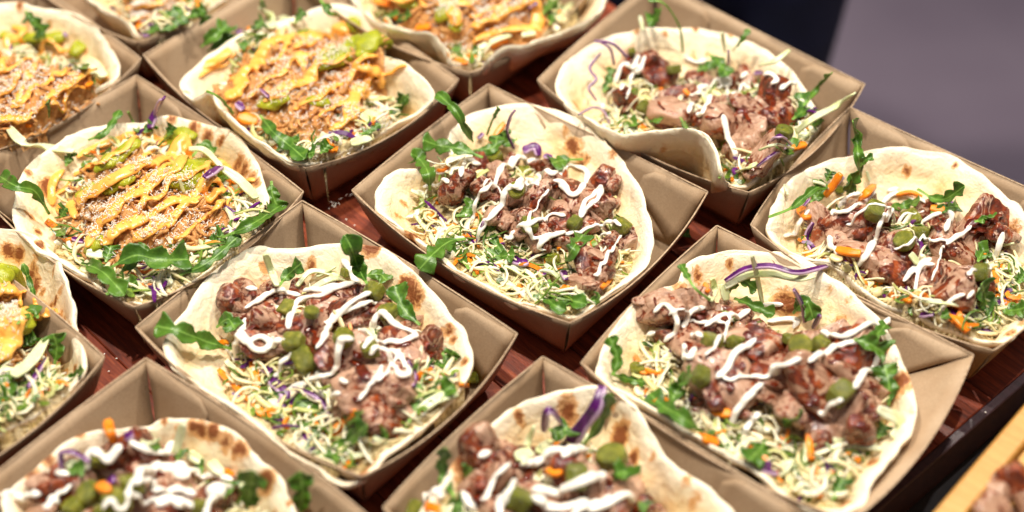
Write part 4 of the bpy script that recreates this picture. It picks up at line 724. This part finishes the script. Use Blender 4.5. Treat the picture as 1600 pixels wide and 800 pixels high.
T_['H'] = dict(kind='chicken', place='the top left corner chicken wrap', rimc=('R', 220, 92, -43.0),
 bread=[(-480,420),(-420,250),(-300,110),(-150,40),(0,16),(100,14),(200,42),(330,48),(430,85),(505,150),(562,230),(600,310),(618,385),(560,440),(450,505),(300,600),(160,690),(20,755),(-150,720),(-330,640),(-450,540)],
 chars=[(110,50,24),(360,180,12),(430,200,20),(300,130,12),(560,440,12)],
 fill=[(-300,350),(-200,180),(0,110),(130,60),(230,150),(350,170),(450,230),(490,300),(530,380),(510,450),(400,520),(250,620),(130,690),(0,740),(-200,650)],
 chicken=[(-250,350),(-100,200),(60,220),(150,240),(300,280),(400,320),(490,390),(460,470),(350,530),(200,620),(50,710),(-120,690),(-220,500)],
 green=[([(0,190),(50,180)],26),([(60,270),(100,220),(200,200),(330,210)],30),([(370,300),(440,255)],36),([(100,350),(180,300)],14),([(220,210),(340,190)],26)],
 yellow=[([(60,140),(120,160),(100,200),(40,250),(10,330),(-10,380)],20),([(50,410),(180,340),(230,280),(360,262)],18),([(60,560),(110,500),(150,420),(180,350)],18),([(270,560),(340,490),(380,440)],28),([(360,400),(440,420),(510,400)],22),([(-20,640),(80,640),(170,640)],28),([(-100,500),(20,420)],22)],
 cheese=[(-150,350),(100,280),(300,280),(440,350),(380,480),(200,580),(0,660),(-150,550)],
 leaves=[([(110,120),(160,100),(235,165)],80,.1,[.01,.014,.01],'arugula tuft at the back'),([(130,60),(160,90),(200,150)],50,.1,[.012,.014,.01]),([(410,350),(455,375)],60,.1),([(255,610),(258,560),(250,530)],24,.1,[.004,.01,.012]),([(170,200),(240,190)],60,.1)],
 carrot=[([(100,200),(130,240)],20),([(450,450),(480,430)],26)], purple=[([(330,170),(350,190)],20)],
 pale=[([(450,310),(490,340),(540,400)],66,[.008,.01,.008]),([(480,380),(520,420)],34)])
T_['M'] = dict(kind='chicken', place='the top centre chicken wrap', rimc=('B', 735, 114, -40.5),
 bread=[(800,-40),(835,20),(900,70,46),(960,82,50),(1035,92,52),(1078,130,52),(1092,172,48),(1130,188),(1178,192),(1200,170,50),(1255,130,52),(1350,118,50),(1450,72,48),(1525,25,46),(1540,-60),(1450,-140),(1300,-200),(1120,-210),(950,-170),(840,-110)],
 chars=[(1480,50,10),(880,30,10)],
 fill=[(840,-50),(900,40),(1000,78),(1080,100),(1105,150),(1150,182),(1200,165),(1260,120),(1400,72),(1470,10),(1400,-100),(1200,-160),(950,-130)],
 chicken=[(900,-60),(960,20),(1060,55),(1160,85),(1280,95),(1380,40),(1380,-40),(1250,-110),(1000,-110)],
 green=[([(1060,75),(1110,30)],18),([(950,0),(1000,20)],14),([(1100,60),(1120,90)],18)],
 yellow=[([(1005,-10),(1025,35)],14),([(1095,20),(1110,60),(1100,100)],15),([(1150,80),(1220,60),(1320,20),(1355,80)],14),([(1160,135),(1220,100),(1340,85)],12),([(1060,20),(1180,0)],14),([(1340,20),(1350,90)],14),([(900,-20),(950,0),(1000,-20)],16)],
 cheese=[(1000,-60),(1060,50),(1180,60),(1330,0),(1250,-80)],
 leaves=[([(900,55),(950,48)],26,.1),([(1110,150),(1150,172),(1185,150)],40,.1),([(1380,70),(1405,20)],46,.1),([(940,60),(985,55)],30,.1),([(1100,140),(1125,150)],36,.1),([(1360,40),(1400,0)],40,.1)],
 carrot=[([(880,0),(925,12)],26),([(1115,170),(1140,180)],22),([(1200,130),(1260,110)],20),([(1000,80),(1040,75)],20)], purple=[([(1320,20),(1345,10)],20)],
 pale=[([(1160,150),(1220,120),(1270,100)],20),([(1300,100),(1340,95)],20),([(1410,50),(1440,10)],26)])
T_['N'] = dict(kind='chicken', place='the topmost left chicken wrap sliver', rimc=('B', 213, 66, -43.0),
 bread=[(45,-60),(60,-10),(100,20),(170,60),(212,106),(262,100),(340,72),(420,25),(470,-30),(440,-120),(340,-190),(200,-200),(90,-140)],
 chars=[(110,10,10)],
 fill=[(110,-60),(150,0),(190,45),(218,92),(265,96),(345,68),(415,20),(430,-60),(340,-140),(180,-140)],
 chicken=[(140,-60),(170,0),(240,25),(330,0),(400,-30),(340,-110),(200,-110)],
 green=[([(240,-20),(300,-40)],12)], yellow=[([(178,20),(230,22),(300,0)],12),([(200,0),(280,-10),(340,-10)],12),([(170,-10),(200,-20)],12),([(215,50),(250,40)],12)],
 cheese=[(160,-50),(200,10),(330,0),(330,-90)],
 leaves=[([(260,70),(300,40),(340,30)],50,.1,[.006,.01,.008]),([(270,90),(310,70),(350,60)],40,.1),([(350,50),(400,30)],40,.1,[.006,.012]),([(380,20),(405,60)],34,.1,[.01,.012]),([(330,20),(370,5)],36,.1),([(240,95),(270,85)],30,.1)],
 carrot=[([(205,80),(225,72)],16),([(195,50),(215,62)],14)], purple=[([(310,80),(350,55)],12),([(225,102),(245,100)],12)], pale=[([(190,60),(215,50)],12)])
ORDER = ['A', 'B', 'C', 'D', 'E', 'F', 'G', 'J', 'K', 'I', 'H', 'M', 'N']
def bits_mat(name): return M[name]
def build(key, D, seed):
    pl = D['place']; Z = ZO[key]
    if 'rim' in D: Q = {k: atz(*v, RIMZ) for k, v in D['rim'].items()}
    else: Q = rect_quad(*D['rimc'])
    tr, acc = build_tray(Q, f'kraft paper tray under {pl}', inset=D.get('inset', (.0125,)*4))
    V, F = build_bread(key, D['bread'], D['chars'], f'pale browned flatbread of {pl}', seed=seed)
    add_bvh(acc, V, F); s0 = Surf(acc)
    def poly(pts, z=.045): return np.array([atz(*zp(key, x, y), z)[:2] for x, y in pts])
    fp = poly(D['fill']); H = .027 if D['kind'] == 'meat' else .029
    V, F = build_bed(s0, fp, H, None, 'salad_bed', seed=seed, base=(.4, .006)); me = mesh('salad_bed', V, F); o = link('salad_bed', me, M['bed']); own_origin(me, o, V)
    tag(o, f'chopped salad filling under the toppings of {pl}', 'salad', 'salad beds in the wraps', 'stuff'); add_bvh(acc, V, F); s1 = Surf(acc)
    near = lambda c, rg: (rg.uniform(size=len(c)) < np.clip(1.15-pdist(c, fp)/.026, .2, 1)*np.clip((pdist(c, fp)-clear[0])/.003, 0, 1))
    clear = [.002]
    small = key in 'HMN'; q = .6 if small else 1
    for nm, N, Lr, wr, th, lift, lab in (('cabbage', 230, (.010, .030), (.0008, .0018), .0008, (0, .005), 'pale shredded cabbage'), ('cabbage', 130, (.014, .034), (.0018, .0036), .0010, (.001, .005), 'long ivory cabbage ribbons'), ('cabbage', 80, (.005, .011), (.0035, .006), .0009, (0, .003), 'broad pale cabbage pieces'), ('herb', 75, (.004, .012), (.0015, .0045), .0005, (.0, .004), 'chopped green leaf bits'), ('herb', 80, (.012, .030), (.0007, .0013), .0009, (.001, .006), 'thin green stems'),
                                ('carrotbit', 44, (.006, .022), (.0016, .003), .0016, (.0, .0035), 'grated carrot bits'), ('purple', 40, (.006, .022), (.0012, .003), .0010, (0, .004), 'red cabbage bits')):
        clear[0] = Lr[1]*.20
        V, F = shreds(s1, fp, int(N*q), Lr, wr, th, seed*7+len(nm)+N, lift, pred=near, curl=1.3)
        nn = {'cabbage': 'shredded_cabbage', 'herb': 'chopped_greens', 'carrotbit': 'grated_carrot', 'purple': 'red_cabbage_bits'}[nm]
        me = mesh(nn, V, F); me.polygons.foreach_set('use_smooth', [nm == 'cabbage']*len(me.polygons)); o = link(nn, me, M[nm]); own_origin(me, o, V)
        tag(o, f'{lab} scattered through {pl}', 'salad', None, 'stuff')
    rg = random.Random(seed); grp = 'on ' + pl
    if D['kind'] == 'meat':
        ms = []
        ms0 = sorted(D['meat'], key=lambda t: t[1]); mean_s = np.mean([m[2] for m in ms0]); r2 = random.Random(seed+90)
        extra = [(x+r2.uniform(-.75, .75)*s, y+r2.uniform(-.5, .75)*s, s*r2.uniform(.42, .66)) for x, y, s in ms0]
        for i, (x, y, s) in enumerate(ms0+extra):
            px, py = zp(key, x, y); h = s1.hit(px, py); sz = s/Z[2]/FPX*.98*(1.28 if key == 'A' else 1.16); vi = (i*5+seed*3+rg.randrange(3)) % len(MEATV)
            zc = min(h[2]+sz*.35+rg.uniform(0, .004), .075); C = atz(px, py, zc)
            o = bpy.data.objects.new('meat_chunk', MEATM[vi]); COL.objects.link(o); o.location = C
            o.rotation_euler = (rg.uniform(-.8, .8), rg.uniform(-.9, .9), rg.uniform(0, 6.28)); f = sz/SC_U; o.scale = (f*rg.uniform(.92, 1.15), f*rg.uniform(.9, 1.1), f*rg.uniform(.9, 1.15))
            R = np.array(o.rotation_euler.to_matrix()); V = (MEATV[vi]*SC_U*np.array(o.scale))@R.T+C; add_bvh(acc, V, IF)
            ms.append((o, px, 'big glazed ' if s > 1.22*mean_s else 'small ' if s < .7*mean_s else 'glazed '))
        rank_labels(ms, 'roast meat chunk', pl, 'meat', 'meat chunks '+grp); s2 = Surf(acc); ps = []
        r5 = random.Random(seed+71); gz = []
        for x, y, s in ms0:
            for _ in range(2):
                if r5.random() < .62:
                    a = r5.uniform(-1.2, 1.9); L_ = s*r5.uniform(.3, .75); ox, oy = r5.uniform(-.3, .3)*s, r5.uniform(-.4, .2)*s
                    gz.append(([(x+ox-L_*math.sin(a)*.5, y+oy-L_*math.cos(a)*.5), (x+ox+r5.uniform(-.1, .1)*s, y+oy), (x+ox+L_*math.sin(a)*.5, y+oy+L_*math.cos(a)*.5)], s*r5.uniform(.09, .17)))
        m2, V, F = drizzle(key, s2, gz, 5, seed+7, .34, .7, .00055); o = link('brown_glaze', m2, M['glaze']); own_origin(m2, o, V)
        tag(o, f'glossy dark red-brown sauce streaks on the meat of {pl}', 'sauce', 'streaks of brown glaze', 'stuff'); add_bvh(acc, V, F); s2 = Surf(acc)
        for i, (x, y, s) in enumerate(D['pickle']):
            px, py = zp(key, x, y); h = s2.hit(px, py); sz = s/Z[2]/FPX*.98*.54; vi = (i*4+seed) % 9; C = atz(px, py, h[2]+sz*.72)
            o = bpy.data.objects.new('pickle_piece', PICKM[vi]); COL.objects.link(o); o.location = C; o.rotation_euler = (rg.uniform(-.6, .3), rg.uniform(-.5, .5), rg.uniform(0, 6.28)); o.scale = (sz/SC_U,)*3
            R = np.array(o.rotation_euler.to_matrix()); add_bvh(acc, (PICKV[vi]*sz)@R.T+C, IF4); ps.append((o, px, 'round green ' if vi % 3 == 0 else 'cubed green '))
        rank_labels(ps, 'pickle piece', pl, 'pickle', 'pickle pieces '+grp)
    else:
        cp = poly(D['chicken'], .05); V, F = build_bed(s1, cp, .010, None, 'c', seed=seed+4, ro=.012, lum=.0058, cell=.0011)
        V[:, 2] += .004*fbm(V*np.array([1, 1, 0]), 48, seed+70, 2)*np.clip(pdist(V[:, :2], cp)/.006, 0, 1)+.002
        V[:, 2] += .0016*np.abs(vnoise(V, 420, seed))+.0012*vnoise(V, 900, seed+1)
        me = mesh('pulled_chicken', V, F); o = link('pulled_chicken', me, M['chicken']); own_origin(me, o, V); tag(o, f'orange-brown pulled chicken on {pl}', 'chicken', 'heaps of pulled chicken'); add_bvh(acc, V, F)
        sA = Surf(acc); V, F = shreds(sA, cp, 260, (.006, .018), (.0014, .0030), .0014, seed+40, (0, .0022), curl=.8, tilt=.3)
        me = mesh('chicken_fibres', V, F); o = link('chicken_fibres', me, M['chicken']); own_origin(me, o, V); tag(o, f'loose chicken fibres over the heap on {pl}', 'chicken', None, 'stuff'); add_bvh(acc, V, F)
        sA = Surf(acc); m2, V, F = drizzle(key, sA, D['green'], 10, seed, .5, .45, .0009, 1.6); o = link('green_salsa', m2, M['green']); own_origin(m2, o, V); tag(o, f'chunky green salsa spooned on {pl}', 'salsa', 'spoonfuls of green salsa', 'stuff'); add_bvh(acc, V, F)
        sA = Surf(acc); r4 = random.Random(seed+5); cx = [p[0] for p in D['chicken']]; cyy = [p[1] for p in D['chicken']]; x0, x1, y0, y1 = min(cx), max(cx), min(cyy), max(cyy)
        thin = []
        for j in range(6):
            u0 = .12+.13*j; n_ = 7; xa, ya = x0+(x1-x0)*(u0-.12), y0+(y1-y0)*(.45+u0*.55); xb, yb = x0+(x1-x0)*(u0+.35), y0+(y1-y0)*(.02+u0*.5)
            thin.append(([(xa+(xb-xa)*t/n_+r4.uniform(-4, 4)*Z[2], ya+(yb-ya)*t/n_+r4.uniform(-4, 4)*Z[2]) for t in range(n_+1)], 4.2*Z[2]))
        m2, V, F = drizzle(key, sA, D['yellow']+thin, 10, seed+1, .42, .5, .0008, 1.1); o = link('yellow_sauce', m2, M['yellow']); own_origin(m2, o, V); tag(o, f'orange-yellow sauce stripes on {pl}', 'sauce', 'stripes of yellow sauce', 'stuff'); add_bvh(acc, V, F)
        s2 = Surf(acc); cc = poly(D['cheese'], .055); V, F = shreds(s2, cc, int(1900*q), (.0012, .0040), (.00025, .0005), .0003, seed+50, (.0003, .0022), tilt=.6, curl=1.6, k=4, pred=lambda c, g: vnoise(np.c_[c, c[:, 0]*0], 90, seed) > g.uniform(-.5, .35, len(c)))
        me = mesh('grated_cheese', V, F); o = link('grated_cheese', me, M['cheese']); own_origin(me, o, V); tag(o, f'finely grated white cheese on {pl}', 'cheese', None, 'stuff')
    s3 = Surf(acc); f = 1/Z[2]/FPX*.98; res = {'carrot': [], 'purple': [], 'pale': [], 'leaf': []}
    for kd, nm, th, mat in (('pale', 'cabbage_strip', .0011, 'paleleaf'), ('carrot', 'carrot_strip', .0022, 'carrot'), ('purple', 'red_cabbage_strip', .0013, 'purple')):
        for i, it in enumerate(D[kd]):
            pts, wd = it[0], it[1]; li = it[2] if len(it) > 2 else None; P = place_path(key, s3, pts, li or .0022)
            if li is None and len(P) > 2: P[1:-1, 2] += .001
            V, F, A = ribbon_vf(P, wd*f, th, seed=seed+i, twist=.5 if kd != 'carrot' else .2, crv=.3 if kd != 'carrot' else .05)
            me = mesh(nm, V, F, True, {'across': A}); o = link(nm, me, M[mat]); own_origin(me, o, V); res[kd].append((o, zp(key, *np.mean(pts, 0))[0], it[3] if len(it) > 3 else None))
    for i, it in enumerate(D['leaves']):
        pts, wd, b0 = it[0], it[1], it[2]; li = it[3] if len(it) > 3 and it[3] else None
        P = place_path(key, s3, pts, li or .0028)
        if li is None: P[-1, 2] += .003
        L = np.linalg.norm(np.diff(P, axis=0), axis=1).sum(); ratio = L/max(wd*f, 1e-6)
        V, F, A = leaf_vf(P, wd*f*.92, seed*31+i, b0, max(2, min(3, int(round(ratio*.8+.3)))))
        me = mesh('arugula_leaf', V, F, True, {'across': A}); o = link('arugula_leaf', me, M['leaf']); own_origin(me, o, V); res['leaf'].append((o, zp(key, *np.mean(pts, 0))[0], it[4] if len(it) > 4 else None))
    for kd, what, cat in (('carrot', 'carrot strip', 'carrot'), ('purple', 'red cabbage strip', 'red cabbage'), ('pale', 'white cabbage strip', 'cabbage'), ('leaf', 'arugula leaf', 'arugula')):
        L = res[kd]
        for o, x, sp in L:
            if sp: tag(o, f'{sp} on {pl}', cat, what+'s '+grp)
        rest = [(o, x, 'glossy ' if kd == 'leaf' else '') for o, x, sp in L if not sp]
        # ranks count every piece of the kind, the specially described ones too
        allx = sorted(x for o, x, sp in L)
        for o, x, adj in rest:
            r = allx.index(x); allx[r] = None; n = len(allx)
            pos = 'the only one there' if n == 1 else 'leftmost' if r == 0 else 'rightmost' if r == n-1 else ORD[r]+' from left'
            tag(o, f'{adj}{what} on {pl}, {pos}', cat, what+'s '+grp)
    if D['kind'] == 'meat':
        # white sauce goes on last and runs over meat, pickles and leaves
        mp = [(x, y) for x, y, s in D['meat']]; r3 = random.Random(seed+33); ex = []
        for _ in range(3):
            (xa, ya) = r3.choice(mp); c = sorted(mp, key=lambda q: abs(math.hypot(q[0]-xa, (q[1]-ya)*1.4)-Z[2]*95)+(0 if (q[0]-xa)*(ya-q[1]) > 0 else 60*Z[2]/2))[0]; n_ = 7
            ex.append(([(xa+(c[0]-xa)*t/n_+r3.uniform(-2, 2)*Z[2], ya+(c[1]-ya)*t/n_+(4 if t % 2 else -4)*Z[2]*r3.uniform(.2, .9)) for t in range(n_+1)], D['wr']*.62))
        m2, V, F = drizzle(key, s3, D['white']+ex, D['wr'], seed+2, lumpy=.42); o = link('white_sauce', m2, M['white']); own_origin(m2, o, V); tag(o, f'white garlic sauce zigzagged over {pl}', 'sauce', 'zigzags of white sauce', 'stuff')
KEYS = ORDER
for i, k in enumerate(KEYS): build(k, T_[k], i+1)

# ------------------------------------------------------------------ pale wooden tray in the bottom right corner
def corner_tray():
    A_ = atz(1600, 632, .055); B_ = atz(1458, 800, .055); e = unit(A_-B_); nn = np.array([e[1], -e[0], 0]); a = math.atan2(e[1], e[0])
    t = bpy.data.objects.new('wooden_tray', None); COL.objects.link(t); t.location = (B_[0], B_[1], -.0315); t.rotation_euler = (0, 0, a)
    tag(t, 'pale golden wooden tray with ridged wall, cut off in the bottom right corner', 'wooden tray'); x0, x1 = -.14, .16; h = .055+.0315
    bpart('base', x0, x1, -.17, -.004, 0, .006, M['bamboo'], t)
    bpart('outer_wall', x0, x1, -.0125, 0, .0062, h, M['bamboo'], t, .0012); bpart('inner_lip', x0, x1, -.0265, -.0130, .0062, h-.005, M['bamboo'], t, .0012)
    bpart('outer_wall', x0, x1, -.182, -.1705, .0062, h, M['bamboo'], t, .003)
    bpart('end_wall', x0, x0+.01, -.170, -.0268, .0062, h-.002, M['bamboo'], t, .003); bpart('end_wall', x1-.01, x1, -.170, -.0268, .0062, h-.002, M['bamboo'], t, .003)
    bpart('inner_floor', x0+.0105, x1-.0105, -.170, -.0270, .0062, .068, M['bamboo'], t, .002)
    rg = random.Random(5); ms = []
    for i, (px, py, s) in enumerate([(1558, 790, .017), (1590, 776, .018), (1560, 815, .018), (1606, 800, .017), (1625, 770, .016)]):
        C = atz(px, py, .046); o = bpy.data.objects.new('meat_chunk', MEATM[3+i]); COL.objects.link(o); o.location = C; o.rotation_euler = (rg.random(), rg.random(), rg.random()*6); o.scale = (s/SC_U*.8,)*3; ms.append((o, px, 'dark glazed '))
    rank_labels(ms, 'roast meat chunk', 'the pale wooden tray', 'meat', 'meat in the wooden tray')
corner_tray()
# crumbs and a fallen leaf scrap on the board
lf = np.array([atz(x, y, .003+z) for x, y, z in [(1062, 362, 0), (1068, 366, .002), (1077, 366, .001)]]); V, F, A = leaf_vf(lf, .0045, 5, .0, 2)
me = mesh('leaf_scrap', V, F, True, {'across': A}); o = link('leaf_scrap', me, M['leaf']); own_origin(me, o, V); tag(o, 'small fallen green leaf scrap lying on the board beside the central tray', 'leaf')
for i, (px, py) in enumerate([(182, 560), (163, 553), (541, 343), (554, 352), (1563, 690), (1540, 644), (170, 580)]):
    C = atz(px, py, .0016); o = bpy.data.objects.new('crumb', bpy.data.meshes['grated_cheese_crumb'] if 'grated_cheese_crumb' in bpy.data.meshes else mesh('grated_cheese_crumb', IV4*np.array([.0011, .0007, .0006]), IF4)); COL.objects.link(o)
    if not o.data.materials: o.data.materials.append(M['cheese'])
    o.location = C; o.rotation_euler = (0, 0, i*1.1); tag(o, 'tiny white crumb on the board '+['above the bottom left tray, rightmost of three', 'above the bottom left tray, nearest the left edge bread', 'left of the central tray, the upper one', 'left of the central tray, the lower one', 'at bottom right, nearest the pale wooden tray', 'at bottom right, beside the lower right tray', 'above the bottom left tray, closest to its corner'][i], 'crumb', 'crumbs on the board'); o.scale = (.55,)*3
